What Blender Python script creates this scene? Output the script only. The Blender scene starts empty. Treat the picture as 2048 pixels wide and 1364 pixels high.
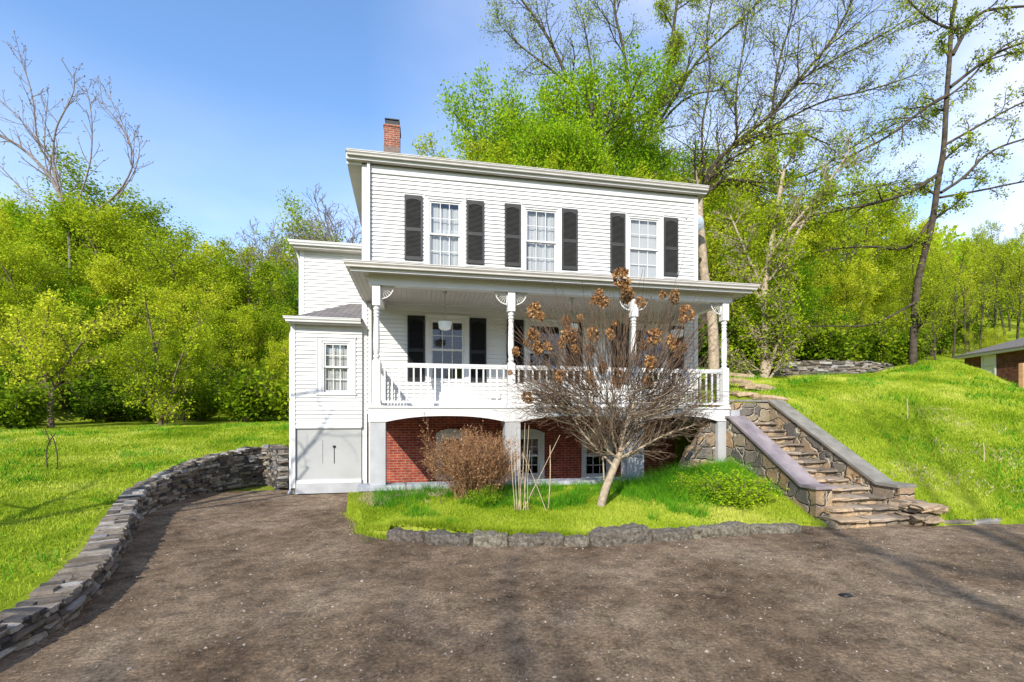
import bpy, math, random
import numpy as np
from math import radians, sin, cos, pi, tan, atan2, sqrt

# ---------------------------------------------------------------- camera, sky, sun, exposure
sc = bpy.context.scene
TH = radians(11.02); F = 950.0; HOR = 835.0; CZ = 1.52
cam_d = bpy.data.cameras.new('camera'); cam = bpy.data.objects.new('camera', cam_d)
sc.collection.objects.link(cam); sc.camera = cam
cam.location = (0, 0, CZ); cam.rotation_euler = (pi/2, 0, -TH)
cam_d.sensor_width = 36; cam_d.lens = F/2048*36; cam_d.shift_y = (HOR-682)/2048
cam_d.clip_end = 1500; cam_d.clip_start = 0.05
SUN_A = radians(30); SUN_E = radians(31.5)     # to the left of the house front's normal, above the horizon
w = bpy.data.worlds.new('World'); sc.world = w; w.use_nodes = True
nt = w.node_tree; nt.nodes.clear()
wo = nt.nodes.new('ShaderNodeOutputWorld'); bg = nt.nodes.new('ShaderNodeBackground')
sky = nt.nodes.new('ShaderNodeTexSky'); sky.sky_type = 'NISHITA'; sky.sun_disc = False
sky.sun_elevation = SUN_E; sky.sun_rotation = pi + SUN_A
sky.air_density = 1.15; sky.dust_density = 0.3; sky.ozone_density = 2.2
bg.inputs['Strength'].default_value = 0.14
# thin high cloud, stronger towards the right and the horizon
tc = nt.nodes.new('ShaderNodeTexCoord'); mp = nt.nodes.new('ShaderNodeMapping'); mp.inputs['Scale'].default_value = (1.4, 1.4, 3.2)
nz = nt.nodes.new('ShaderNodeTexNoise'); nz.inputs['Scale'].default_value = 1.7; nz.inputs['Detail'].default_value = 5
nt.links.new(tc.outputs['Generated'], mp.inputs['Vector']); nt.links.new(mp.outputs[0], nz.inputs['Vector'])
sx = nt.nodes.new('ShaderNodeSeparateXYZ'); nt.links.new(tc.outputs['Generated'], sx.inputs[0])
def wmath(op, a, b=None, c=None, clamp=False):
    n = nt.nodes.new('ShaderNodeMath'); n.operation = op; n.use_clamp = clamp
    for i, v in enumerate((a, b, c)):
        if v is None: continue
        if isinstance(v, (int, float)): n.inputs[i].default_value = v
        else: nt.links.new(v, n.inputs[i])
    return n.outputs[0]
east = wmath('MULTIPLY_ADD', sx.outputs['X'], 1.35, 0.12, True)
low = wmath('SUBTRACT', 1.0, wmath('MULTIPLY', sx.outputs['Z'], 1.9), None, True)
cl = wmath('MULTIPLY_ADD', nz.outputs['Fac'], 1.5, -0.35, True)
amt = wmath('MULTIPLY', wmath('MULTIPLY_ADD', east, 1.0, wmath('MULTIPLY', low, 0.95)), cl, None, True)
amt = wmath('MULTIPLY', amt, 1.25, None, True)
mx = nt.nodes.new('ShaderNodeMix'); mx.data_type = 'RGBA'
tint = nt.nodes.new('ShaderNodeMix'); tint.data_type = 'RGBA'; tint.blend_type = 'MULTIPLY'; tint.inputs['Factor'].default_value = 1
nt.links.new(sky.outputs[0], tint.inputs['A']); tint.inputs['B'].default_value = (1.12, 1.32, 1.52, 1)
nt.links.new(amt, mx.inputs['Factor']); nt.links.new(tint.outputs['Result'], mx.inputs['A'])
mx.inputs['B'].default_value = (7.3, 7.15, 8.7, 1)
nt.links.new(mx.outputs['Result'], bg.inputs['Color']); nt.links.new(bg.outputs[0], wo.inputs[0])
sl = bpy.data.lights.new('sun', 'SUN'); sl.energy = 4.6; sl.angle = radians(0.5); sl.color = (1, .95, .86)
so = bpy.data.objects.new('sun', sl); sc.collection.objects.link(so)
so.rotation_euler = (pi/2 - SUN_E, 0, -SUN_A); so.location = (-20, -30, 30)
sc.view_settings.view_transform = 'Standard'; sc.view_settings.look = 'None'
sc.view_settings.gamma = 1; sc.view_settings.exposure = 0.52; sc.view_settings.use_curve_mapping = False
C = sc.collection

# ---------------------------------------------------------------- measuring helpers (photo survey -> metres)
cT, sT = cos(TH), sin(TH)
def U(px, Y):
    t = (px-1024)/F
    return Y*(t*cT+sT)/(cT-t*sT)
def Zp(py, X, Y):
    return CZ + (HOR-py)*(X*sT+Y*cT)/F
def ZZ(px, py, Y): return Zp(py, U(px, Y), Y)
def atd(px, py, d):
    r = (px-1024)/F*d
    return (r*cT+d*sT, -r*sT+d*cT, CZ+(HOR-py)*d/F)
def G(px, py, z):
    return atd(px, py, (z-CZ)*F/(HOR-py))[:2]

# ---------------------------------------------------------------- materials
def new_mat(name):
    m = bpy.data.materials.new(name); m.use_nodes = True
    n = m.node_tree; n.nodes.clear()
    o = n.nodes.new('ShaderNodeOutputMaterial')
    return m, n, o
def N(n, t, **kw):
    x = n.nodes.new(t)
    for k, v in kw.items():
        if k in x.inputs: x.inputs[k].default_value = v
        else: setattr(x, k, v)
    return x
def ramp(n, fac, stops):
    r = n.nodes.new('ShaderNodeValToRGB'); e = r.color_ramp.elements
    while len(e) < len(stops): e.new(0.5)
    for i, (p, c) in enumerate(stops):
        e[i].position = p; e[i].color = (*c, 1)
    n.links.new(fac, r.inputs[0]); return r.outputs[0]
def mixc(n, f, a, b, mode='MIX'):
    x = n.nodes.new('ShaderNodeMix'); x.data_type = 'RGBA'; x.blend_type = mode
    for s, v in (('Factor', f), ('A', a), ('B', b)):
        if isinstance(v, (int, float)): x.inputs[s].default_value = v
        elif isinstance(v, tuple): x.inputs[s].default_value = (*v, 1)
        else: n.links.new(v, x.inputs[s])
    return x.outputs['Result']
def plain(name, col, rough=.6, spec=.3, var=.06, scale=3, bump=0, bscale=60, metal=0):
    m, n, o = new_mat(name)
    b = N(n, 'ShaderNodeBsdfPrincipled', Roughness=rough, Metallic=metal); b.inputs['Specular IOR Level'].default_value = spec
    t = N(n, 'ShaderNodeTexCoord'); z = N(n, 'ShaderNodeTexNoise', Scale=scale, Detail=6.0)
    n.links.new(t.outputs['Object'], z.inputs['Vector'])
    lo = tuple(max(0, c*(1-var)) for c in col); hi = tuple(min(1, c*(1+var)) for c in col)
    n.links.new(ramp(n, z.outputs['Fac'], [(.3, lo), (.7, hi)]), b.inputs['Base Color'])
    if bump:
        z2 = N(n, 'ShaderNodeTexNoise', Scale=bscale, Detail=4.0); n.links.new(t.outputs['Object'], z2.inputs['Vector'])
        bu = N(n, 'ShaderNodeBump', Strength=bump, Distance=.01); n.links.new(z2.outputs['Fac'], bu.inputs['Height'])
        n.links.new(bu.outputs[0], b.inputs['Normal'])
    n.links.new(b.outputs[0], o.inputs[0]); return m
def leafmat(name, c1, c2, c3, trans=.35, objvar=.5, nk=.9, isl=.55):
    m, n, o = new_mat(name)
    g = N(n, 'ShaderNodeNewGeometry'); oi = N(n, 'ShaderNodeObjectInfo')
    t = N(n, 'ShaderNodeTexCoord'); z = N(n, 'ShaderNodeTexNoise', Scale=.55, Detail=3.0)
    n.links.new(t.outputs['Object'], z.inputs['Vector'])
    ma = N(n, 'ShaderNodeMath', operation='MULTIPLY_ADD'); n.links.new(g.outputs['Random Per Island'], ma.inputs[0])
    ma.inputs[1].default_value = isl
    m2 = N(n, 'ShaderNodeMath', operation='MULTIPLY_ADD'); n.links.new(z.outputs['Fac'], m2.inputs[0]); m2.inputs[1].default_value = nk; m2.inputs[2].default_value = .2-.5*nk
    n.links.new(m2.outputs[0], ma.inputs[2])
    m3 = N(n, 'ShaderNodeMath', operation='MULTIPLY_ADD'); n.links.new(oi.outputs['Random'], m3.inputs[0]); m3.inputs[1].default_value = objvar; n.links.new(ma.outputs[0], m3.inputs[2])
    m4 = N(n, 'ShaderNodeMath', operation='SUBTRACT'); n.links.new(m3.outputs[0], m4.inputs[0]); m4.inputs[1].default_value = objvar/2
    col = ramp(n, m4.outputs[0], [(.1, c1), (.5, c2), (.9, c3)])
    d = N(n, 'ShaderNodeBsdfDiffuse'); tr = N(n, 'ShaderNodeBsdfTranslucent'); mi = N(n, 'ShaderNodeMixShader'); mi.inputs[0].default_value = trans
    n.links.new(col, d.inputs[0]); n.links.new(col, tr.inputs[0])
    n.links.new(d.outputs[0], mi.inputs[1]); n.links.new(tr.outputs[0], mi.inputs[2]); n.links.new(mi.outputs[0], o.inputs[0])
    return m
def island(name, stops, rough=.85, bump=.4, bscale=25, nvar=.35, nscale=9, obj=False, dist=.03):
    m, n, o = new_mat(name)
    b = N(n, 'ShaderNodeBsdfPrincipled', Roughness=rough); b.inputs['Specular IOR Level'].default_value = .25
    g = N(n, 'ShaderNodeNewGeometry'); t = N(n, 'ShaderNodeTexCoord')
    oi = N(n, 'ShaderNodeObjectInfo'); col = ramp(n, oi.outputs['Random'] if obj else g.outputs['Random Per Island'], stops)
    z = N(n, 'ShaderNodeTexNoise', Scale=nscale, Detail=8.0, Roughness=.65); n.links.new(t.outputs['Object'], z.inputs['Vector'])
    v = ramp(n, z.outputs['Fac'], [(.3, (1-nvar,)*3), (.7, (1+nvar*.6,)*3)])
    n.links.new(mixc(n, 1.0, col, v, 'MULTIPLY'), b.inputs['Base Color'])
    z2 = N(n, 'ShaderNodeTexNoise', Scale=bscale, Detail=8.0, Roughness=.7); n.links.new(t.outputs['Object'], z2.inputs['Vector'])
    bu = N(n, 'ShaderNodeBump', Strength=bump, Distance=dist); n.links.new(z2.outputs['Fac'], bu.inputs['Height']); n.links.new(bu.outputs[0], b.inputs['Normal'])
    n.links.new(b.outputs[0], o.inputs[0]); return m

M = {}
def siding_mat():
    m, n, o = new_mat('white_siding')
    b = N(n, 'ShaderNodeBsdfPrincipled', Roughness=.5); b.inputs['Specular IOR Level'].default_value = .25
    t = N(n, 'ShaderNodeTexCoord'); mp = N(n, 'ShaderNodeMapping'); mp.inputs['Scale'].default_value = (.35, .35, 5)
    n.links.new(t.outputs['Object'], mp.inputs[0])
    z = N(n, 'ShaderNodeTexNoise', Scale=2.0, Detail=6.0); n.links.new(mp.outputs[0], z.inputs['Vector'])
    z2 = N(n, 'ShaderNodeTexNoise', Scale=.8, Detail=4.0); n.links.new(t.outputs['Object'], z2.inputs['Vector'])
    c = mixc(n, 1.0, ramp(n, z.outputs['Fac'], [(.3, (.585, .58, .565)), (.7, (.67, .66, .65))]), ramp(n, z2.outputs['Fac'], [(.35, (.93, .92, .895)), (.65, (1, 1, 1))]), 'MULTIPLY')
    n.links.new(c, b.inputs['Base Color'])
    mp2 = N(n, 'ShaderNodeMapping'); mp2.inputs['Scale'].default_value = (3, 3, 120); n.links.new(t.outputs['Object'], mp2.inputs[0])
    z3 = N(n, 'ShaderNodeTexNoise', Scale=1.0, Detail=5.0); n.links.new(mp2.outputs[0], z3.inputs['Vector'])
    bu = N(n, 'ShaderNodeBump', Strength=.12, Distance=.004); n.links.new(z3.outputs['Fac'], bu.inputs['Height']); n.links.new(bu.outputs[0], b.inputs['Normal'])
    n.links.new(b.outputs[0], o.inputs[0]); return m
M['siding'] = siding_mat()
M['trim'] = plain('white_trim', (.60, .59, .57), .45, .3, .05, 2.5)
M['gutter'] = plain('gutter_aluminium', (.50, .47, .43), .4, .4, .08, 4)
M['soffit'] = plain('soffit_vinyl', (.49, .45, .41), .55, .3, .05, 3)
M['concrete'] = plain('painted_concrete', (.37, .37, .37), .8, .2, .12, 3, .25, 30)
M['bluecurb'] = plain('stone_curb', (.36, .37, .39), .8, .2, .3, 5, .4, 30)
M['garage'] = plain('grey_panel_paint', (.36, .36, .345), .6, .3, .08, 1.5)
M['shutter'] = plain('charcoal_shutter', (.042, .040, .037), .5, .3, .15, 6)
M['shutter2'] = plain('black_shutter', (.012, .012, .014), .5, .3, .15, 6)
M['black'] = plain('black_metal', (.012, .012, .013), .45, .4, .2, 8)
M['roofing'] = plain('dark_roofing', (.035, .034, .034), .9, .2, .3, 30, .5, 80)
M['curtain'] = None
M['door'] = plain('white_door_paint', (.7, .7, .69), .4, .35, .03)
M['lamp'] = plain('white_lamp_glass', (.8, .8, .78), .3, .5, .02)
M['iron'] = plain('grey_chain', (.45, .44, .42), .5, .4, .1, metal=.3)
M['wood'] = plain('raw_wood', (.42, .24, .11), .8, .2, .2, 10)
def curtain_mat():
    m, n, o = new_mat('sheer_curtain')
    d = N(n, 'ShaderNodeBsdfDiffuse'); d.inputs[0].default_value = (.85, .84, .82, 1)
    tr = N(n, 'ShaderNodeBsdfTranslucent'); tr.inputs[0].default_value = (.8, .8, .82, 1)
    mi = N(n, 'ShaderNodeMixShader'); mi.inputs[0].default_value = .35
    n.links.new(d.outputs[0], mi.inputs[1]); n.links.new(tr.outputs[0], mi.inputs[2]); n.links.new(mi.outputs[0], o.inputs[0]); return m
M['curtain'] = curtain_mat()
def glass_mat():
    m, n, o = new_mat('window_glass')
    g = N(n, 'ShaderNodeBsdfGlossy', Roughness=.02); g.inputs[0].default_value = (.9, .95, 1, 1)
    t = N(n, 'ShaderNodeBsdfTransparent'); t.inputs[0].default_value = (.80, .81, .80, 1)
    lw = N(n, 'ShaderNodeLayerWeight'); lw.inputs[0].default_value = .25
    a = N(n, 'ShaderNodeMath', operation='MULTIPLY_ADD'); a.inputs[1].default_value = .5; a.inputs[2].default_value = .055; a.use_clamp = True
    n.links.new(lw.outputs['Facing'], a.inputs[0])
    z = N(n, 'ShaderNodeTexNoise', Scale=1.3, Detail=2.0); tc_ = N(n, 'ShaderNodeTexCoord'); n.links.new(tc_.outputs['Object'], z.inputs['Vector'])
    bu = N(n, 'ShaderNodeBump', Strength=.06, Distance=.02); n.links.new(z.outputs['Fac'], bu.inputs['Height']); n.links.new(bu.outputs[0], g.inputs['Normal'])
    mi = N(n, 'ShaderNodeMixShader'); n.links.new(a.outputs[0], mi.inputs[0])
    n.links.new(t.outputs[0], mi.inputs[1]); n.links.new(g.outputs[0], mi.inputs[2]); n.links.new(mi.outputs[0], o.inputs[0]); return m
M['glass'] = glass_mat()
def brick_mat(name, c1, c2, mort, bw=.205, rh=.068, ms=.009):
    m, n, o = new_mat(name)
    b = N(n, 'ShaderNodeBsdfPrincipled', Roughness=.85); b.inputs['Specular IOR Level'].default_value = .2
    t = N(n, 'ShaderNodeTexCoord'); s = N(n, 'ShaderNodeSeparateXYZ'); c = N(n, 'ShaderNodeCombineXYZ')
    n.links.new(t.outputs['Object'], s.inputs[0])
    ad = N(n, 'ShaderNodeMath', operation='ADD'); n.links.new(s.outputs[0], ad.inputs[0]); n.links.new(s.outputs[1], ad.inputs[1])
    n.links.new(ad.outputs[0], c.inputs[0]); n.links.new(s.outputs[2], c.inputs[1])
    br = N(n, 'ShaderNodeTexBrick'); br.inputs['Scale'].default_value = 1; br.inputs['Brick Width'].default_value = bw; br.inputs['Row Height'].default_value = rh
    br.inputs['Mortar Size'].default_value = ms; br.inputs['Mortar Smooth'].default_value = .3; br.inputs['Bias'].default_value = 0
    br.inputs['Color1'].default_value = (*c1, 1); br.inputs['Color2'].default_value = (*c2, 1); br.inputs['Mortar'].default_value = (*mort, 1)
    n.links.new(c.outputs[0], br.inputs['Vector'])
    z = N(n, 'ShaderNodeTexNoise', Scale=6.0, Detail=8.0); n.links.new(t.outputs['Object'], z.inputs['Vector'])
    n.links.new(mixc(n, 1.0, br.outputs['Color'], ramp(n, z.outputs['Fac'], [(.3, (.62, .6, .6)), (.7, (1.15, 1.15, 1.15))]), 'MULTIPLY'), b.inputs['Base Color'])
    bu = N(n, 'ShaderNodeBump', Strength=.7, Distance=.01); bu.invert = True; n.links.new(br.outputs['Fac'], bu.inputs['Height']); n.links.new(bu.outputs[0], b.inputs['Normal'])
    n.links.new(b.outputs[0], o.inputs[0]); return m
M['brick'] = brick_mat('red_brick', (.33, .06, .03), (.22, .035, .022), (.33, .20, .14))
M['chimney'] = brick_mat('chimney_brick', (.32, .085, .045), (.20, .05, .03), (.34, .25, .19), .2, .068, .012)
M['shinglewall'] = brick_mat('cedar_shingle', (.19, .075, .05), (.12, .05, .035), (.05, .03, .025), .14, .12, .008)
def shingle_roof():
    m, n, o = new_mat('asphalt_shingle')
    b = N(n, 'ShaderNodeBsdfPrincipled', Roughness=.95)
    t = N(n, 'ShaderNodeTexCoord'); s = N(n, 'ShaderNodeSeparateXYZ'); c = N(n, 'ShaderNodeCombineXYZ'); n.links.new(t.outputs['Object'], s.inputs[0])
    n.links.new(s.outputs[0], c.inputs[0]); n.links.new(s.outputs[1], c.inputs[1])
    br = N(n, 'ShaderNodeTexBrick'); br.inputs['Scale'].default_value = 1; br.inputs['Brick Width'].default_value = .3; br.inputs['Row Height'].default_value = .15; br.inputs['Mortar Size'].default_value = .012
    br.inputs['Color1'].default_value = (.21, .18, .165, 1); br.inputs['Color2'].default_value = (.13, .115, .11, 1); br.inputs['Mortar'].default_value = (.05, .045, .045, 1)
    n.links.new(c.outputs[0], br.inputs['Vector']); n.links.new(br.outputs['Color'], b.inputs['Base Color'])
    bu = N(n, 'ShaderNodeBump', Strength=.6, Distance=.01); bu.invert = True; n.links.new(br.outputs['Fac'], bu.inputs['Height']); n.links.new(bu.outputs[0], b.inputs['Normal'])
    n.links.new(b.outputs[0], o.inputs[0]); return m
M['shingle'] = shingle_roof()
def masonry(name):
    m, n, o = new_mat(name)
    b = N(n, 'ShaderNodeBsdfPrincipled', Roughness=.85); b.inputs['Specular IOR Level'].default_value = .2
    t = N(n, 'ShaderNodeTexCoord'); mp = N(n, 'ShaderNodeMapping'); mp.inputs['Scale'].default_value = (1, 1, 1.25); n.links.new(t.outputs['Object'], mp.inputs[0])
    wz = N(n, 'ShaderNodeTexNoise', Scale=3.0, Detail=2.0); n.links.new(mp.outputs[0], wz.inputs['Vector'])
    mv = N(n, 'ShaderNodeVectorMath', operation='MULTIPLY_ADD'); n.links.new(wz.outputs['Color'], mv.inputs[0]); mv.inputs[1].default_value = (.3, .3, .3); n.links.new(mp.outputs[0], mv.inputs[2])
    v = N(n, 'ShaderNodeTexVoronoi', Scale=2.6); v.distance = 'CHEBYCHEV'; v.inputs['Randomness'].default_value = .8; n.links.new(mv.outputs[0], v.inputs['Vector'])
    e = N(n, 'ShaderNodeTexVoronoi', Scale=2.6); e.feature = 'DISTANCE_TO_EDGE'; e.inputs['Randomness'].default_value = .8; n.links.new(mv.outputs[0], e.inputs['Vector'])
    s = N(n, 'ShaderNodeSeparateColor'); n.links.new(v.outputs['Color'], s.inputs[0])
    v.distance = 'EUCLIDEAN'
    col = ramp(n, s.outputs[0], [(.0, (.12, .11, .10)), (.3, (.22, .19, .15)), (.45, (.40, .26, .14)), (.6, (.30, .25, .17)), (.8, (.46, .31, .17)), (1, (.17, .155, .14))])
    z = N(n, 'ShaderNodeTexNoise', Scale=14.0, Detail=8.0, Roughness=.7, Distortion=1.2); n.links.new(t.outputs['Object'], z.inputs['Vector'])
    col = mixc(n, 1.0, col, ramp(n, z.outputs['Fac'], [(.3, (.6, .58, .56)), (.7, (1.2, 1.2, 1.2))]), 'MULTIPLY')
    mf = ramp(n, e.outputs['Distance'], [(.02, (1, 1, 1)), (.05, (0, 0, 0))])
    n.links.new(mixc(n, mf, col, (.44, .38, .30)), b.inputs['Base Color'])
    hh = ramp(n, e.outputs['Distance'], [(.0, (0, 0, 0)), (.09, (1, 1, 1))])
    h2 = mixc(n, .3, hh, z.outputs['Fac'])
    bu = N(n, 'ShaderNodeBump', Strength=1.0, Distance=.09); n.links.new(h2, bu.inputs['Height']); n.links.new(bu.outputs[0], b.inputs['Normal'])
    n.links.new(b.outputs[0], o.inputs[0]); return m
M['masonry'] = masonry('fieldstone_masonry')
M['coping'] = plain('bluestone_coping', (.26, .215, .215), .8, .2, .2, 4, .5, 40)
M['coping2'] = plain('weathered_coping', (.20, .185, .155), .85, .2, .25, 4, .5, 40)
M['drystone'] = island('dry_stone', [(0, (.05, .048, .05)), (.3, (.14, .115, .09)), (.55, (.20, .16, .12)), (.8, (.30, .26, .21)), (.9, (.36, .33, .29)), (1, (.19, .19, .20))], bump=.8)
M['treadstone'] = island('tread_stone', [(0, (.17, .14, .11)), (.35, (.32, .24, .16)), (.7, (.46, .33, .20)), (1, (.34, .28, .22))], bump=.7)
M['edgestone'] = island('edge_stone', [(0, (.11, .10, .09)), (.35, (.20, .17, .13)), (.7, (.26, .23, .17)), (1, (.17, .14, .115))], bump=1.0, bscale=16, nvar=.75, nscale=17, obj=True, dist=.08)
M['bark'] = plain('bark', (.13, .10, .065), .95, .1, .45, 6, .8, 22)
M['bark_dark'] = plain('dark_bark', (.07, .055, .04), .95, .1, .45, 6, .8, 22)
M['bark_pale'] = plain('pale_bark', (.34, .27, .19), .9, .1, .35, 12, .9, 40)
M['twig'] = plain('hydrangea_twig', (.13, .085, .055), .9, .1, .4, 4)
M['twig_grey'] = plain('hydrangea_lower_twig', (.19, .15, .10), .9, .1, .4, 8)
M['bare'] = plain('bare_twig', (.20, .165, .15), .9, .1, .3, 4)
M['flower'] = island('dried_flower', [(0, (.14, .06, .025)), (.5, (.33, .16, .055)), (1, (.52, .31, .12))], bump=.1, nvar=.2)
M['rust'] = island('dry_bush', [(0, (.13, .065, .035)), (.5, (.29, .145, .065)), (1, (.42, .25, .12))], bump=0, nvar=.2)
M['straw'] = plain('dry_stalk', (.50, .38, .25), .8, .1, .25, 6)
M['leaf_y'] = leafmat('spring_leaf_yellow', (.20, .30, .012), (.42, .50, .02), (.66, .66, .05), .48)
M['leaf_g'] = leafmat('spring_leaf_green', (.12, .25, .01), (.28, .46, .015), (.50, .58, .03), .45)
M['leaf_d'] = leafmat('shrub_leaf_dark', (.05, .10, .008), (.15, .24, .01), (.30, .36, .015))
M['leaf_s'] = leafmat('sparse_leaf', (.14, .19, .012), (.34, .42, .02), (.56, .58, .04), .45, .2)
M['grass'] = leafmat('grass_blade', (.14, .24, .010), (.38, .47, .035), (.62, .60, .14), .3, 0, 1.7, .42)
M['grass_tall'] = leafmat('tall_grass', (.04, .15, .01), (.10, .30, .015), (.22, .42, .025), .3, 0)
def ground_mat():
    m, n, o = new_mat('lawn_ground')
    b = N(n, 'ShaderNodeBsdfDiffuse')
    t = N(n, 'ShaderNodeTexCoord')
    z = N(n, 'ShaderNodeTexNoise', Scale=.45, Detail=9.0, Roughness=.6); n.links.new(t.outputs['Object'], z.inputs['Vector'])
    z2 = N(n, 'ShaderNodeTexNoise', Scale=11.0, Detail=6.0, Roughness=.7); n.links.new(t.outputs['Object'], z2.inputs['Vector'])
    c1 = ramp(n, z.outputs['Fac'], [(.32, (.09, .15, .01)), (.5, (.22, .28, .02)), (.62, (.29, .32, .05)), (.72, (.34, .30, .13))])
    n.links.new(mixc(n, 1.0, c1, ramp(n, z2.outputs['Fac'], [(.3, (.55, .6, .5)), (.7, (1.25, 1.2, 1.2))]), 'MULTIPLY'), b.inputs[0])
    bu = N(n, 'ShaderNodeBump', Strength=.8, Distance=.05); n.links.new(z2.outputs['Fac'], bu.inputs['Height']); n.links.new(bu.outputs[0], b.inputs['Normal'])
    n.links.new(b.outputs[0], o.inputs[0]); return m
M['ground'] = ground_mat()
M['dirt'] = plain('woodland_floor', (.13, .10, .055), .95, .1, .5, 3, .8, 12)
def drive_mat():
    m, n, o = new_mat('packed_gravel')
    b = N(n, 'ShaderNodeBsdfPrincipled', Roughness=.92); b.inputs['Specular IOR Level'].default_value = .15
    t = N(n, 'ShaderNodeTexCoord')
    big = N(n, 'ShaderNodeTexNoise', Scale=.7, Detail=6.0, Roughness=.6); n.links.new(t.outputs['Object'], big.inputs['Vector'])
    mid = N(n, 'ShaderNodeTexNoise', Scale=4.5, Detail=9.0, Roughness=.7); n.links.new(t.outputs['Object'], mid.inputs['Vector'])
    fine = N(n, 'ShaderNodeTexNoise', Scale=26.0, Detail=8.0, Roughness=.8); n.links.new(t.outputs['Object'], fine.inputs['Vector'])
    vo = N(n, 'ShaderNodeTexVoronoi', Scale=38.0); n.links.new(t.outputs['Object'], vo.inputs['Vector'])
    c = ramp(n, big.outputs['Fac'], [(.3, (.135, .088, .052)), (.5, (.255, .180, .115)), (.7, (.36, .27, .18))])
    c = mixc(n, 1.0, c, ramp(n, mid.outputs['Fac'], [(.3, (.42, .40, .38)), (.5, (.95, .95, .95)), (.7, (1.45, 1.42, 1.38))]), 'MULTIPLY')
    c = mixc(n, 1.0, c, ramp(n, fine.outputs['Fac'], [(.32, (.40, .38, .36)), (.5, (.95, .95, .95)), (.68, (1.9, 1.8, 1.65))]), 'MULTIPLY')
    sp = ramp(n, vo.outputs['Distance'], [(.10, (1, 1, 1)), (.22, (0, 0, 0))])
    s = N(n, 'ShaderNodeSeparateColor'); n.links.new(vo.outputs['Color'], s.inputs[0])
    sel = ramp(n, s.outputs[1], [(.74, (0, 0, 0)), (.82, (.8, .8, .8))])
    spm = mixc(n, 1.0, sp, sel, 'MULTIPLY')
    n.links.new(mixc(n, spm, c, (.36, .30, .24)), b.inputs['Base Color'])
    h = mixc(n, .5, mid.outputs['Fac'], fine.outputs['Fac'])
    bu = N(n, 'ShaderNodeBump', Strength=1.0, Distance=.11); n.links.new(h, bu.inputs['Height']); n.links.new(bu.outputs[0], b.inputs['Normal'])
    n.links.new(b.outputs[0], o.inputs[0]); return m
M['drive'] = drive_mat()
M['pebble'] = island('pebble', [(0, (.12, .10, .085)), (.4, (.25, .205, .165)), (.8, (.30, .245, .19)), (1, (.36, .30, .24))], bump=.1)

# ---------------------------------------------------------------- mesh helpers
def link(name, me, mat, parent=None):
    o = bpy.data.objects.new(name, me); C.objects.link(o)
    if mat is not None: me.materials.append(mat)
    if parent is not None: o.parent = parent
    return o
class MB:
    def __init__(s): s.v = []; s.f = []
    def add(s, vs, fs):
        k = len(s.v); s.v += [tuple(v) for v in vs]; s.f += [tuple(i+k for i in f) for f in fs]
    def box(s, a, b):
        x0, x1 = sorted((a[0], b[0])); y0, y1 = sorted((a[1], b[1])); z0, z1 = sorted((a[2], b[2]))
        s.add([(x0,y0,z0),(x1,y0,z0),(x1,y1,z0),(x0,y1,z0),(x0,y0,z1),(x1,y0,z1),(x1,y1,z1),(x0,y1,z1)],
              [(0,3,2,1),(4,5,6,7),(0,1,5,4),(1,2,6,5),(2,3,7,6),(3,0,4,7)])
    def prism(s, poly, y0, y1):      # polygon in (x,z), along y
        n = len(poly)
        s.add([(p[0], y0, p[1]) for p in poly]+[(p[0], y1, p[1]) for p in poly],
              [tuple(range(n)), tuple(range(2*n-1, n-1, -1))]+[(i, i+n, (i+1) % n+n, (i+1) % n) for i in range(n)])
    def prismx(s, poly, x0, x1):     # polygon in (y,z), along x
        n = len(poly)
        s.add([(x0, p[0], p[1]) for p in poly]+[(x1, p[0], p[1]) for p in poly],
              [tuple(range(n-1, -1, -1)), tuple(range(n, 2*n))]+[(i, (i+1) % n, (i+1) % n+n, i+n) for i in range(n)])
    def lathe(s, prof, c, n=16):     # prof: (r,z)
        vs = []
        for r, z in prof:
            for k in range(n): vs.append((c[0]+r*cos(2*pi*k/n), c[1]+r*sin(2*pi*k/n), c[2]+z))
        fs = []
        for i in range(len(prof)-1):
            for k in range(n): fs.append((i*n+k, i*n+(k+1) % n, (i+1)*n+(k+1) % n, (i+1)*n+k))
        fs.append(tuple(range(n-1, -1, -1))); fs.append(tuple(range((len(prof)-1)*n, len(prof)*n)))
        s.add(vs, fs)
    def tube(s, pts, r, n=6):
        V, Fc = tube_np(np.array(pts, float), np.array(r if hasattr(r, '__len__') else [r]*len(pts), float), n)
        s.add(V.tolist(), Fc.tolist()); k = len(s.v)-len(V)
        s.f.append(tuple(k+i for i in range(n))); s.f.append(tuple(k+len(V)-1-i for i in range(n)))
    def build(s, name, mat, parent=None, smooth=False):
        me = bpy.data.meshes.new(name); me.from_pydata(s.v, [], s.f); me.update()
        if smooth: me.shade_smooth()
        return link(name, me, mat, parent)
def tube_np(P, R, n):
    T = np.gradient(P, axis=0); T /= np.linalg.norm(T, axis=1)[:, None]+1e-9
    ref = np.array([0, 0, 1.0]) if abs(T[0, 2]) < .8 else np.array([1.0, 0, 0])
    A = np.cross(T, ref); A /= np.linalg.norm(A, axis=1)[:, None]+1e-9
    B = np.cross(T, A)
    an = np.arange(n)*2*pi/n
    V = P[:, None, :]+R[:, None, None]*(A[:, None, :]*np.cos(an)[None, :, None]+B[:, None, :]*np.sin(an)[None, :, None])
    V = V.reshape(-1, 3); m = len(P)
    i = np.arange(m-1)[:, None]*n; k = np.arange(n)[None, :]; k2 = (k+1) % n
    Fc = np.stack([i+k, i+k2, i+n+k2, i+n+k], -1).reshape(-1, 4)
    return V, Fc
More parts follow.
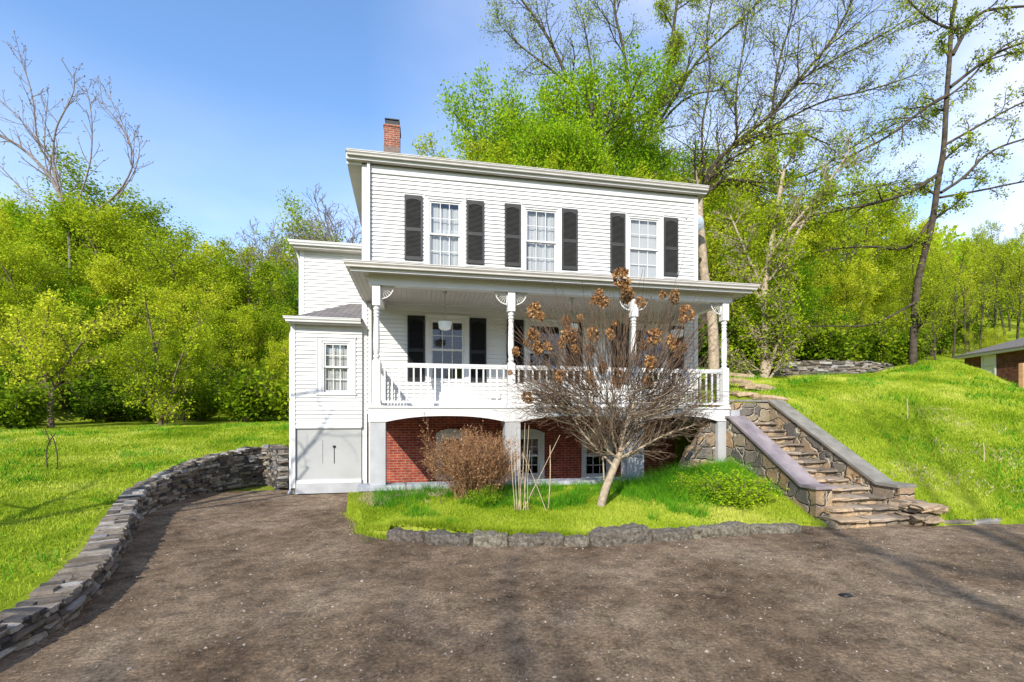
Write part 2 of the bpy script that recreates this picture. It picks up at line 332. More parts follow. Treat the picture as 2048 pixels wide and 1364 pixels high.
def mesh_np(name, V, Fc, mat, parent=None, smooth=False):
    V = np.asarray(V, np.float32); Fc = np.asarray(Fc, np.int32); k = Fc.shape[1]
    me = bpy.data.meshes.new(name)
    me.vertices.add(len(V)); me.vertices.foreach_set('co', V.ravel())
    me.loops.add(Fc.size); me.loops.foreach_set('vertex_index', Fc.ravel())
    me.polygons.add(len(Fc)); me.polygons.foreach_set('loop_start', np.arange(len(Fc), dtype=np.int32)*k)
    me.polygons.foreach_set('use_smooth', np.full(len(Fc), smooth)); me.update(calc_edges=True); me.validate()
    return link(name, me, mat, parent)
def empty(name, loc=(0, 0, 0), rz=0):
    o = bpy.data.objects.new(name, None); C.objects.link(o); o.location = loc; o.rotation_euler = (0, 0, rz); o.empty_display_size = .3
    return o
def tag(o, label=None, cat=None, group=None, kind=None):
    if label: o['label'] = label
    if cat: o['category'] = cat
    if group: o['group'] = group
    if kind: o['kind'] = kind
    return o
def copy_tree(o, parent=None):
    c = o.copy(); C.objects.link(c)
    if parent: c.parent = parent
    for ch in [x for x in bpy.data.objects if x.parent == o]: copy_tree(ch, c)
    return c
def sweep(mb, prof, path):           # prof: (out, z) closed polygon; path: list of (x,y), outside on the right-hand side
    n = len(prof); P = [np.array(p, float) for p in path]; rings = []
    for i, p in enumerate(P):
        ds = []
        if i > 0: d = P[i]-P[i-1]; ds.append(d/np.linalg.norm(d))
        if i < len(P)-1: d = P[i+1]-P[i]; ds.append(d/np.linalg.norm(d))
        ns = [np.array((d[1], -d[0])) for d in ds]
        if len(ns) == 2:
            nn = ns[0]+ns[1]; nn /= np.linalg.norm(nn); off = nn/max(.3, nn.dot(ns[0]))
        else: off = ns[0]
        rings.append([(p[0]+off[0]*a, p[1]+off[1]*a, z) for a, z in prof])
    vs = [v for r in rings for v in r]; fs = []
    for i in range(len(P)-1):
        for k in range(n): fs.append((i*n+k, i*n+(k+1) % n, (i+1)*n+(k+1) % n, (i+1)*n+k))
    fs += [tuple(range(n-1, -1, -1)), tuple(range((len(P)-1)*n, len(P)*n))]
    mb.add(vs, fs)
def gutter_prof(z, s=.13):           # K-style gutter cross-section, hung outside a fascia, top at z
    return [(0, z), (s, z), (s, z-.018), (s-.012, z-.02), (s-.012, z-.05), (s-.045, z-.085), (s-.05, z-.12), (0, z-.12)]

# ---------------------------------------------------------------- terrain
DZ = -.5
def drive_z(x, y):
    return DZ + .08*np.clip((y-9)/4, 0, 1)+0*x
# base of the dry stone wall on its driveway side
wall_px = [(-140, 1400), (0, 1318), (60, 1290), (124, 1255), (179, 1205), (222, 1155), (250, 1105), (268, 1062), (290, 1033), (330, 1012), (390, 994), (450, 978), (505, 969)]
wall_h = [.24, .25, .25, .25, .26, .27, .32, .40, .50, .62, .80, .95, 1.05]
WP = [G(a, b, DZ if i < 9 else DZ+.05) for i, (a, b) in enumerate(wall_px)]
WP += [(WP[-1][0]+.35, WP[-1][1]+.35), (-3.75, 13.75)]; wall_h += [1.12, 1.05]
def resample(P, step):
    P = np.array(P, float); d = np.r_[0, np.cumsum(np.linalg.norm(np.diff(P[:, :2], axis=0), axis=1))]
    n = max(2, int(d[-1]/step)+1); s = np.linspace(0, d[-1], n)
    return np.stack([np.interp(s, d, P[:, k]) for k in range(P.shape[1])], 1), s
def smooth_path(P, it=3):
    P = np.array(P, float)
    for _ in range(it):
        Q = [P[0]]
        for i in range(len(P)-1): Q += [.75*P[i]+.25*P[i+1], .25*P[i]+.75*P[i+1]]
        Q.append(P[-1]); P = np.array(Q)
    return P
WPATH = smooth_path([(p[0], p[1], h) for p, h in zip(WP, wall_h)], 2)
WALL_T = .36
stone_px = [(778, 1078), (850, 1087), (920, 1092), (1010, 1093), (1110, 1092), (1190, 1093), (1280, 1086), (1370, 1080), (1450, 1072), (1530, 1066), (1604, 1062)]
STP = [G(a, b, DZ) for a, b in stone_px]
gleft = [(-1.4, 10.2), (-1.05, 9.3), (-.95, 8.6), tuple(STP[0])]
inset = [(p[0], p[1]+.22) for p in STP]
def offs(P, o):
    T = np.gradient(P[:, :2], axis=0); T /= np.linalg.norm(T, axis=1)[:, None]
    return P[:, :2]+np.stack([-T[:, 1], T[:, 0]], 1)*o
drivepoly = [tuple(p) for p in offs(WPATH, .22)]
drivepoly = drivepoly + [(-1.45, 13.6), (-1.45, 10.3)] + gleft + inset + [(6.9, 7.75), (7.6, 7.45), (9.4, 7.15), (12, 7.0), (30, 6.0), (30, -30), (-30, -30), (-12, -2)]
DP = np.array(drivepoly)
def inside(x, y, poly):
    x = np.asarray(x); y = np.asarray(y); r = np.zeros(x.shape, bool); j = len(poly)-1
    for i in range(len(poly)):
        xi, yi = poly[i]; xj, yj = poly[j]
        c = ((yi > y) != (yj > y)) & (x < (xj-xi)*(y-yi)/((yj-yi) if yj != yi else 1e-9)+xi)
        r ^= c; j = i
    return r
def tps(pts):
    P = np.array(pts, float); n = len(P)
    def U_(r): return np.where(r > 1e-9, r*r*np.log(r+1e-12), 0)
    K = U_(np.linalg.norm(P[:, None, :2]-P[None, :, :2], axis=2))+np.eye(n)*.02
    A = np.zeros((n+3, n+3)); A[:n, :n] = K; A[:n, n] = 1; A[:n, n+1:] = P[:, :2]; A[n, :n] = 1; A[n+1:, :n] = P[:, :2].T
    wgt = np.linalg.solve(A, np.r_[P[:, 2], 0, 0, 0])
    def f(x, y):
        x = np.asarray(x, float); out = wgt[n]+wgt[n+1]*x+wgt[n+2]*y
        for i in range(n): out = out+wgt[i]*U_(np.hypot(x-P[i, 0], y-P[i, 1]))
        return out
    return f
left_c = []
for p in resample(WPATH, 1.2)[0]:
    left_c.append((p[0]-.5, p[1]+.25, DZ+p[2]-.05))
left_c += [atd(0, 880, 14), atd(100, 860, 18), atd(320, 852, 21), atd(560, 848, 22), atd(0, 845, 26), atd(300, 826, 30), atd(560, 822, 32),
           (-14, 5, .1), (-22, 8, .6), (-30, 20, 2.2), (-6, 19, 1.15), (0, 22, 1.6), (6, 22, 2.4), (-12, -2, -.2), (-25, -10, -.2)]
fL = tps(left_c)
fG = tps([(-1.3, 10.2, -.1), (0, 10.2, -.06), (2, 10.2, -.06), (4, 10.2, -.04), (5.6, 10.2, .0), (6.6, 10.2, .3), (7.3, 10.0, .35), (7.3, 9, .1), (7.3, 8.2, -.22), (7.0, 7.7, -.45),
          (-.9, 8.6, -.42), (-.6, 7.8, -.36), (1, 7.7, -.32), (2.5, 7.9, -.31), (4, 8.1, -.31), (5.5, 8.3, -.33), (0, 9, -.15), (2, 9, -.14), (4, 9.2, -.12), (6, 9.2, -.05)])
right_c = [(9.3, 6.9, -.5), (12, 6.8, -.5), (20, 6.4, -.45), (30, 6, -.4), (9.4, 8.1, .12), (9.4, 9.4, .9), (9.4, 10.9, 1.78), (9.4, 12.3, 2.2), (8.0, 11.6, 1.9), (8.4, 13, 2.3), (10, 15, 2.9),
           (11, 8.0, .15), (14, 8.3, .7), (13, 10, 1.5), (17, 10.2, 1.85), (21, 11, 2.3), (26, 11, 2.2)]
right_c += [atd(1545, 757, 18.5), atd(1650, 752, 19.5), atd(1770, 746, 19.5), atd(1850, 724, 19), atd(1930, 732, 18), atd(2040, 785, 16), atd(1985, 752, 17), atd(2100, 815, 16), atd(1700, 735, 26), atd(1500, 740, 22),
            atd(2000, 790, 21), atd(2100, 790, 26), atd(1850, 750, 28), (36, 20, 3), (30, 34, 4), (12, 30, 5), (20, 45, 8), (40, 40, 5)]
fR = tps(right_c)
def hill(x, y):
    d = np.hypot(x, y); return np.clip((d-34)/60, 0, 1)**1.1*15
def ground_z(x, y):
    x = np.asarray(x, float); y = np.asarray(y, float)
    zl = fL(x, y); zr = fR(x, y); zg = fG(x, y)
    far = np.hypot(x, y)
    base = np.where(x < 0, 1.6, 3.2)
    zl = np.where(far > 34, 1.9+0*zl, np.clip(zl, -.45, 2.4)); zr = np.clip(zr, -.55, 5.2)
    t = np.clip((x+1)/9, 0, 1)
    zb = zl*(1-t)+zr*t
    z = np.where(x > 8.2, zr, np.where(x < -3.2, zl, zb))
    z = np.where((x >= 7.4) & (x <= 8.2) & (y > 10.85), zr, z)
    z = z+hill(x, y)
    gard = (x > -2.2) & (x < 8.2) & (y < 10.45)
    gard |= (x > -3.2) & (x <= 7.4) & (y >= 10.45) & (y < 13.1)
    z = np.where(gard, np.where(y > 10.4, -.62, zg), z)
    z = np.where((x > -3.9) & (x < 8.0) & (y > 13.1) & (y < 21), -.8, z)
    z = np.where((x > 7.74) & (x < 9.25) & (y > 6.95) & (y < 11.1), -.75, z)
    ins = inside(x, y, DP)
    z = np.where(ins, drive_z(x, y)-.12, z)
    return z
xs = np.unique(np.round(np.r_[np.linspace(-300, -40, 14), np.linspace(-40, -9, 40), np.arange(-9, -2.2, .11), np.arange(-2.2, 0, .05), np.arange(0, 13, .11), np.arange(13, 24, .35), np.linspace(24, 45, 30), np.linspace(45, 300, 16)], 3))
ys = np.unique(np.round(np.r_[np.linspace(-200, -12, 8), np.linspace(-12, 3, 16), np.arange(3, 7.2, .11), np.arange(7.2, 10.5, .06), np.arange(10.5, 16, .11), np.arange(16, 26, .35), np.linspace(26, 60, 50), np.linspace(60, 400, 24)], 3))
XX, YY = np.meshgrid(xs, ys); ZG = ground_z(XX, YY)
rg = np.random.RandomState(1)
ZG = ZG+np.where(np.hypot(XX, YY) < 26, rg.normal(0, .008, XX.shape), 0)
nx, ny = len(xs), len(ys)
ii, jj = np.meshgrid(np.arange(nx-1), np.arange(ny-1)); b0 = (jj*nx+ii).ravel()
tag(mesh_np('ground', np.stack([XX.ravel(), YY.ravel(), ZG.ravel()], 1), np.stack([b0, b0+1, b0+nx+1, b0+nx], 1), M['ground'], smooth=True), 'bright green spring lawn rising to both sides of the drive', None, kind='structure')
# driveway sheet
dx = np.linspace(-14, 32, 231); dy = np.linspace(-16, 13.6, 149)
X2, Y2 = np.meshgrid(dx, dy); Z2 = drive_z(X2, Y2)+.012*np.sin(X2*1.3+Y2*.7)*np.sin(Y2*1.1-X2*.4)+rg.normal(0, .003, X2.shape)
nx, ny = len(dx), len(dy); ii, jj = np.meshgrid(np.arange(nx-1), np.arange(ny-1)); b0 = (jj*nx+ii).ravel()
tag(mesh_np('driveway', np.stack([X2.ravel(), Y2.ravel(), Z2.ravel()], 1), np.stack([b0, b0+1, b0+nx+1, b0+nx], 1), M['drive'], smooth=True), 'brown packed gravel driveway in front of the house', None, kind='structure')

def gz(x, y): return float(ground_z(np.array([x]), np.array([y]))[0])
def scatter(n, polyx, polyy, seed, ok):
    r = np.random.RandomState(seed); x = r.uniform(*polyx, n); y = r.uniform(*polyy, n); k = ok(x, y)
    return x[k], y[k]
def proj(x, y, z):
    d = x*sT+y*cT; return 1024+F*(x*cT-y*sT)/d, HOR-F*(z-CZ)/d, d
def blades(name, x, y, z, h, wd, mat, seed, lean=.35):
    r = np.random.RandomState(seed); n = len(x); a = r.uniform(0, 2*pi, n); h = h*r.uniform(.5, 1.3, n); wd = wd*r.uniform(.6, 1.3, n)
    lx = r.normal(0, lean, n)*h; ly = r.normal(0, lean, n)*h
    V = np.zeros((n, 3, 3)); ca, sa = np.cos(a)*wd/2, np.sin(a)*wd/2
    V[:, 0] = np.stack([x-ca, y-sa, z-.01], 1); V[:, 1] = np.stack([x+ca, y+sa, z-.01], 1); V[:, 2] = np.stack([x+lx, y+ly, z+h], 1)
    return mesh_np(name, V.reshape(-1, 3), np.arange(3*n).reshape(-1, 3), mat)
def vis(x, y, m=60):
    p, q, d = proj(x, y, 0*x); return (d > 2) & (p > -m) & (p < 2048+m)
def dnoise(x, y, s=1.0):
    return np.sin(x*1.7*s+1.3*np.sin(y*1.1*s))*np.sin(y*2.1*s+1.7*np.sin(x*.9*s))
# lawn grass: nearer dense, farther bigger blades
def lawn(name, label, n, xr, yr, seed, okf, k=1.0, mat='grass', hmul=1.0):
    x, y = scatter(n, xr, yr, seed, lambda x, y: vis(x, y) & ~inside(x, y, DP) & okf(x, y))
    z = ground_z(x, y); d = np.hypot(x, y)
    r = np.random.RandomState(seed+5)
    hh = hmul*(.028+.0017*d)*(1+.35*dnoise(x, y, 2.2))*k
    o = blades(name, x, y, z, hh, .005+.0012*d, M[mat], seed+1)
    return tag(o, label, None, kind='stuff')
def wall_side(x, y):   # keep off the dry stone wall
    P = resample(WPATH, .25)[0]; m = np.full(x.shape, 9.0)
    for p in P: m = np.minimum(m, np.hypot(x-p[0], y-p[1]))
    return m > .5
lawn('lawn_grass', 'sunlit grass of the left lawn behind the dry stone wall', 260000, (-16, -2.5), (3.2, 22), 11, lambda x, y: wall_side(x, y) & ~((x > -3.9) & (y > 12)))
lawn('hillside_grass', 'bright grass on the slope right of the stone staircase', 300000, (7.6, 24), (6.6, 20), 12, lambda x, y: (x > 9.28) | ((y > 13.5) & (x > 9)))
lawn('garden_grass', 'short grass of the garden bed behind the edging stones', 150000, (-1.5, 7.4), (7.3, 10.35), 13, lambda x, y: (x < 7.35) & (ground_z(x, y) > -.485))
edge_ = resample(gleft+inset, .02)[0]; r = np.random.RandomState(61); k = np.repeat(np.arange(len(edge_)), 40)
xt = edge_[k, 0]+r.normal(.02, .07, len(k)); yt = edge_[k, 1]+r.normal(.03, .05, len(k))
tag(blades('edge_grass', xt, yt, np.maximum(ground_z(xt, yt), DZ), .10, .010, M['grass'], 62, .6), 'overhanging grass fringe along the rim of the garden bed', None, kind='stuff')
xt, yt = scatter(34000, (-.9, 7.3), (7.9, 10.2), 14, lambda x, y: (dnoise(x, y, 1.5)+.5*dnoise(x+3, y, 4)+.9*(y-9.1) > .1))
tag(blades('tall_grass', xt, yt, ground_z(xt, yt), .17*(1+.5*dnoise(xt, yt, 3))*(1+.35*(xt > 4)), .012, M['grass_tall'], 15, .45), 'taller darker grass along the front of the porch', None, kind='stuff')

xt, yt = scatter(9000, (-1.2, 2.6), (9.2, 10.25), 18, lambda x, y: (dnoise(x+1, y, 2.5)+1.2*(y-9.7) > .1))
tag(blades('dead_grass', xt, yt, ground_z(xt, yt), .09, .012, M['straw'], 19, .9), 'matted tan dead grass in front of the left porch pier', None, kind='stuff')
r = np.random.RandomState(71); k = 9000; xt = r.normal(5.55, .75, k); yt = r.normal(9.35, .35, k); q_ = (xt < 7.25) & (xt > 3.6) & (yt < 10.2) & (yt > 8.3); xt, yt = xt[q_], yt[q_]
tag(blades('tall_weeds', xt, yt, ground_z(xt, yt), .36*np.exp(-((xt-5.55)/1.1)**2)+.1, .014, M['grass_tall'], 72, .5), 'tall soft weeds growing through the green bush beside the stair', None, kind='stuff')
# lawn weeds and tufts
def okw(x, y): return vis(x, y) & ~inside(x, y, DP) & (((x < -2.6) & wall_side(x, y) & ~((x > -3.9) & (y > 12))) | (x > 9.4)) & (dnoise(x*.7, y*.9, 1.1)+.6*dnoise(x, y, 3.3) > .55)
xt, yt = scatter(120000, (-16, 22), (4, 21), 23, okw)
dd_ = np.hypot(xt, yt); tag(blades('lawn_tufts', xt, yt, ground_z(xt, yt), .07+.004*dd_, .008+.0014*dd_, M['grass_tall'], 24, .5), 'darker ragged tufts scattered through the lawns', None, kind='stuff')
xt, yt = scatter(30000, (9.3, 22), (6.6, 16), 26, lambda x, y: vis(x, y) & (dnoise(x+5, y*1.6, .8)+.5*dnoise(x, y, 2.7)-.25*(y-8) > .45))
tag(blades('dry_hillside_grass', xt, yt, ground_z(xt, yt), .08, .018, M['straw'], 27, 1.0), 'pale dry grass patches low on the right slope', None, kind='stuff')
# ---------------------------------------------------------------- stones
RK = [(a, b, c) for a in (-1, 0, 1) for b in (-1, 0, 1) for c in (-1, 0, 1) if (a, b, c) != (0, 0, 0)]
RI = {v: i for i, v in enumerate(RK)}
RF = []
for ax in range(3):
    for sgn in (-1, 1):
        o2 = [i for i in range(3) if i != ax]
        for a in (-1, 0):
            for b in (-1, 0):
                q = []
                for (da, db) in ((0, 0), (1, 0), (1, 1), (0, 1)):
                    v = [0, 0, 0]; v[ax] = sgn; v[o2[0]] = a+da; v[o2[1]] = b+db; q.append(RI[tuple(v)])
                flip = (sgn > 0) if ax == 1 else (sgn < 0)
                RF.append(tuple(q[::-1]) if flip else tuple(q))
RKn = np.array(RK, float); RFn = np.array(RF)
def rock(r, size, jit=.12, rnd=.14):
    v = RKn.copy(); k = np.abs(v).sum(1); v = v*(1-rnd*(k[:, None]-1)/2*.9)
    v += r.normal(0, jit, v.shape)
    return v*np.array(size)/2
def stones_mesh(items):      # items: list of (verts 26x3)
    V = np.concatenate(items); n = len(items)
    Fc = (RFn[None]+(np.arange(n)*26)[:, None, None]).reshape(-1, 4)
    return V, Fc
def orient(v, ang, c):
    ca, sa = cos(ang), sin(ang)
    return np.stack([v[:, 0]*ca-v[:, 1]*sa+c[0], v[:, 0]*sa+v[:, 1]*ca+c[1], v[:, 2]+c[2]], 1)
def dry_wall(name, path, thick, zbase, seed, label, cat='stone wall', hs=(.04, .09), ls=(.10, .36), both=False):
    r = np.random.RandomState(seed); root = empty(name, (path[0][0], path[0][1], zbase(path[0][0], path[0][1])))
    tag(root, label, cat); ox, oy, oz = root.location
    P, S = resample(path, .05); L = S[-1]
    def at(s):
        x = np.interp(s, S, P[:, 0]); y = np.interp(s, S, P[:, 1]); h = np.interp(s, S, P[:, 2])
        x2 = np.interp(s+.05, S, P[:, 0]); y2 = np.interp(s+.05, S, P[:, 1])
        if s > L-.06: x1 = np.interp(s-.05, S, P[:, 0]); y1 = np.interp(s-.05, S, P[:, 1]); return x, y, h, atan2(y-y1, x-x1)
        return x, y, h, atan2(y2-y, x2-x)
    face = []; cap = []
    hmax = P[:, 2].max(); z = -.06
    while z < hmax:
        hh = r.uniform(*hs); s = -r.uniform(0, .3)
        while s < L:
            ln = r.uniform(*ls); m = min(max(s+ln/2, 0), L); x, y, h, a = at(m)
            if z+hh*.5 < h-.05:
                nx_, ny_ = -sin(a), cos(a)
                off = .13+r.normal(0, .022)
                face.append(orient(rock(r, (ln*1.0, .26, hh*.98), .075, .10), a+r.normal(0, .05), (x+nx_*off-ox, y+ny_*off-oy, zbase(x, y)+z+hh/2-oz)))
                if both:
                    off = thick-.13+r.normal(0, .016)
                    face.append(orient(rock(r, (ln*.97, .26, hh*.95)), a, (x+nx_*off-ox, y+ny_*off-oy, zbase(x, y)+z+hh/2-oz)))
            s += ln
        z += hh
    s = 0
    while s < L:
        ln = r.uniform(.05, .19); x, y, h, a = at(s+ln/2)
        wsp = r.choice([1, 2], p=[.45, .55]); q = 0
        for kk in range(wsp):
            tw = thick*1.05/wsp*r.uniform(.9, 1.05); off = thick/2 if wsp == 1 else thick*(.27+.48*kk)
            face_c = (x-sin(a)*off-ox, y+cos(a)*off-oy, zbase(x, y)+h-.03+r.normal(0, .014)-oz)
            cap.append(orient(rock(r, (ln*1.0, tw, r.uniform(.05, .11)), .08, .12), a+r.normal(0, .10), face_c))
        s += ln
    V, Fc = stones_mesh(face); mesh_np('stone_face', V, Fc, M['drystone'], root)
    V, Fc = stones_mesh(cap); mesh_np('cap_stones', V, Fc, M['drystone'], root)
    mb = MB(); Q = resample(path, .3)[0]   # rubble heart
    prof = []
    for i, p in enumerate(Q):
        a = atan2(*(Q[min(i+1, len(Q)-1)]-Q[max(i-1, 0)])[[1, 0]]); zz = zbase(p[0], p[1])-oz
        for (o_, zq) in ((.12, -.3), (.12, p[2]-.06), (thick-.06, p[2]-.06), (thick-.06, -.3)):
            prof.append((p[0]-sin(a)*o_-ox, p[1]+cos(a)*o_-oy, zz+zq))
    fs = []
    for i in range(len(Q)-1):
        for k in range(4): fs.append((i*4+k, i*4+(k+1) % 4, (i+1)*4+(k+1) % 4, (i+1)*4+k))
    mb.add(prof, fs); mb.build('rubble_core', M['drystone'], root)
    return root
dry_wall('dry_stone_wall', WPATH, WALL_T, lambda x, y: float(drive_z(x, y)), 21, 'long curving dry stone retaining wall between left lawn and driveway')
# ruined wall on the slope
a0 = atd(1555, 752, 19.2); a1 = atd(1655, 752, 19.6); a2 = atd(1745, 748, 19.8); a3 = atd(1785, 745, 20.2)
dry_wall('ruined_stone_wall', [(a0[0], a0[1], .62), (a1[0], a1[1], .68), (a2[0], a2[1], .58), (a3[0], a3[1], .2)], .6, lambda x, y: gz(x, y)-.02, 22, 'short tumbled dry stone wall at the top of the grassy slope', hs=(.06, .13), ls=(.2, .6))
# edging stones, one object each
ordn = ['first', 'second', 'third', 'fourth', 'fifth', 'sixth', 'seventh', 'eighth', 'ninth', 'tenth', 'eleventh', 'twelfth']
SP_, SS_ = resample(smooth_path([(p[0], p[1]) for p in STP], 2), .05)
re_ = np.random.RandomState(31); s = 0.0; lens = []; 
breaks = [U_ for U_ in (0, .10, .205, .28, .40, .455, .60, .70, .775, .86, 1.0)]
for i in range(len(breaks)-1):
    s0, s1 = breaks[i]*SS_[-1], breaks[i+1]*SS_[-1]; m = (s0+s1)/2; ln = (s1-s0)
    x0_, y0_ = np.interp(s0, SS_, SP_[:, 0]), np.interp(s0, SS_, SP_[:, 1]); x1_, y1_ = np.interp(s1, SS_, SP_[:, 0]), np.interp(s1, SS_, SP_[:, 1])
    a = atan2(y1_-y0_, x1_-x0_); hgt = (.20, .22, .24, .22, .19, .28, .21, .23, .23, .18)[i]
    me_v = []
    from mathutils import noise as mn, Vector as MV
    nu, na = 30, 22; vs = []; off_ = re_.uniform(0, 50, 3)
    for q in range(nu+1):
        u = q/nu*2-1; taper = max(.10, (1-abs(u)**7)**.4)
        for k in range(na):
            th = 2*pi*k/na; ex = .28
            yy = np.sign(cos(th))*abs(cos(th))**ex*.15*taper; zz = np.sign(sin(th))*abs(sin(th))**ex*hgt/2*(.62+.38*taper)
            p_ = MV((u*ln/2+off_[0], yy+off_[1], zz+off_[2]))
            n_ = .045*mn.noise(p_*2.5)+.04*mn.noise(p_*8)+.022*mn.noise(p_*20)-.05*max(0, .12-abs(mn.noise(p_*2.2)))*4
            L2_ = sqrt(yy*yy+zz*zz)+1e-6; vs.append((u*(ln/2+.006)+.03*mn.noise(p_*5), yy*(1+n_/L2_), zz*(1+n_/L2_)))
    fs = [(q*na+k, q*na+(k+1) % na, (q+1)*na+(k+1) % na, (q+1)*na+k) for q in range(nu) for k in range(na)]
    fs += [tuple(range(na-1, -1, -1)), tuple(range(nu*na, nu*na+na))]
    mb = MB(); mb.add(vs, fs); o = mb.build('edging_stone', M['edgestone'], None, False)
    o.location = ((x0_+x1_)/2, (y0_+y1_)/2+.10, DZ+hgt/2-.05); o.rotation_euler = (0, re_.normal(0, .02), a)
    desc = ('dark fissured', 'dark rounded', 'charcoal squarish', 'long brown-grey', 'small squat', 'tall hump-backed grey', 'low sloping', 'cracked grey', 'mottled grey', 'wedge-ended grey')[i]
    tag(o, f'{desc} edging stone, {ordn[i]} from the left in the garden border', 'edging stone', 'edging stones along the garden bed')
# pebbles on the drive
xp, yp = scatter(30000, (-7, 12), (2.2, 13), 41, lambda x, y: vis(x, y) & inside(x, y, DP))
r = np.random.RandomState(42); n = len(xp)
oct_v = np.array([(1, 0, 0), (0, 1, 0), (-1, 0, 0), (0, -1, 0), (0, 0, 1), (0, 0, -1)], float); oct_f = np.array([(0, 1, 4), (1, 2, 4), (2, 3, 4), (3, 0, 4), (1, 0, 5), (2, 1, 5), (3, 2, 5), (0, 3, 5)])
sz = .004+.009*r.rand(n)**3+.012*(r.rand(n) > .98)
V = oct_v[None]*sz[:, None, None]*r.uniform(.6, 1.4, (n, 1, 3))*np.array([1, 1, .6])+r.normal(0, .15, (n, 6, 3))*sz[:, None, None]
V[:, :, 0] += xp[:, None]; V[:, :, 1] += yp[:, None]; V[:, :, 2] += drive_z(xp, yp)[:, None]+.012*(np.sin(xp*1.3+yp*.7)*np.sin(yp*1.1-xp*.4))[:, None]+.002
tag(mesh_np('gravel', V.reshape(-1, 3), (oct_f[None]+(np.arange(n)*6)[:, None, None]).reshape(-1, 3), M['pebble']), 'loose gravel scattered over the driveway', None, kind='stuff')

# ---------------------------------------------------------------- the house
YW, YB, YG = 12.85, 10.40, 10.0            # main wall, porch front, porch gutter
X0, X1 = U(725, YW), U(1394, YW)
house = empty('house', (X0, YW, -.6))
tag(house, 'white two-storey clapboard house with black shutters and a raised front porch', 'house')
HP = []                                     # parts built in world space, parented keeping place
def hp(o, parent=house):
    o.parent = parent
    o.location = tuple(-a for a in house.location) if parent is house else (0, 0, 0)
    return o
def siding(mb, org, dr, nr, u0, u1, z0, z1, ops, ex=.108):
    # courses with the lower edge standing proud; ops: (ua, ub, za, zb)
    def P(u, z, o): return (org[0]+dr[0]*u+nr[0]*o, org[1]+dr[1]*u+nr[1]*o, z)
    k = 0; z = z0
    while z < z1-1e-4:
        zt = min(z+ex, z1); cuts = sorted({z, zt, *[q for o in ops for q in o[2:] if z < q < zt]})
        for a, b in zip(cuts[:-1], cuts[1:]):
            mid = (a+b)/2; iv = [(u0, u1)]
            for o in ops:
                if o[2] < mid < o[3]:
                    nv = []
                    for p, q in iv:
                        if o[1] <= p or o[0] >= q: nv.append((p, q)); continue
                        if o[0] > p: nv.append((p, o[0]))
                        if o[1] < q: nv.append((o[1], q))
                    iv = nv
            fo = lambda zz: .002+.028*(1-(zz-z)/ex)
            for p, q in iv:
                vs = [P(p, a, fo(a)), P(q, a, fo(a)), P(q, b, fo(b)), P(p, b, fo(b)), P(p, a, -.001), P(q, a, -.001)]
                fs = [(0, 1, 2, 3)]
                if a == z: fs.append((4, 5, 1, 0))
                mb.add(vs, fs)
        z = zt
def backing(mb, org, dr, nr, u0, u1, z0, z1, ops, th=.12):
    us = sorted({u0, u1, *[min(max(q, u0), u1) for o in ops for q in o[:2]]}); zs = sorted({z0, z1, *[min(max(q, z0), z1) for o in ops for q in o[2:]]})
    for a, b in zip(us[:-1], us[1:]):
        for c, d in zip(zs[:-1], zs[1:]):
            mu, mz = (a+b)/2, (c+d)/2
            if any(o[0] < mu < o[1] and o[2] < mz < o[3] for o in ops): continue
            pts = []
            for (u, o_) in ((a, -.004), (b, -.004), (b, -th), (a, -th)):
                pts.append((org[0]+dr[0]*u+nr[0]*o_, org[1]+dr[1]*u+nr[1]*o_))
            mb.add([(*p, c) for p in pts]+[(*p, d) for p in pts], [(0,1,5,4), (1,2,6,5), (2,3,7,6), (3,0,4,7), (4,5,6,7), (3,2,1,0)])
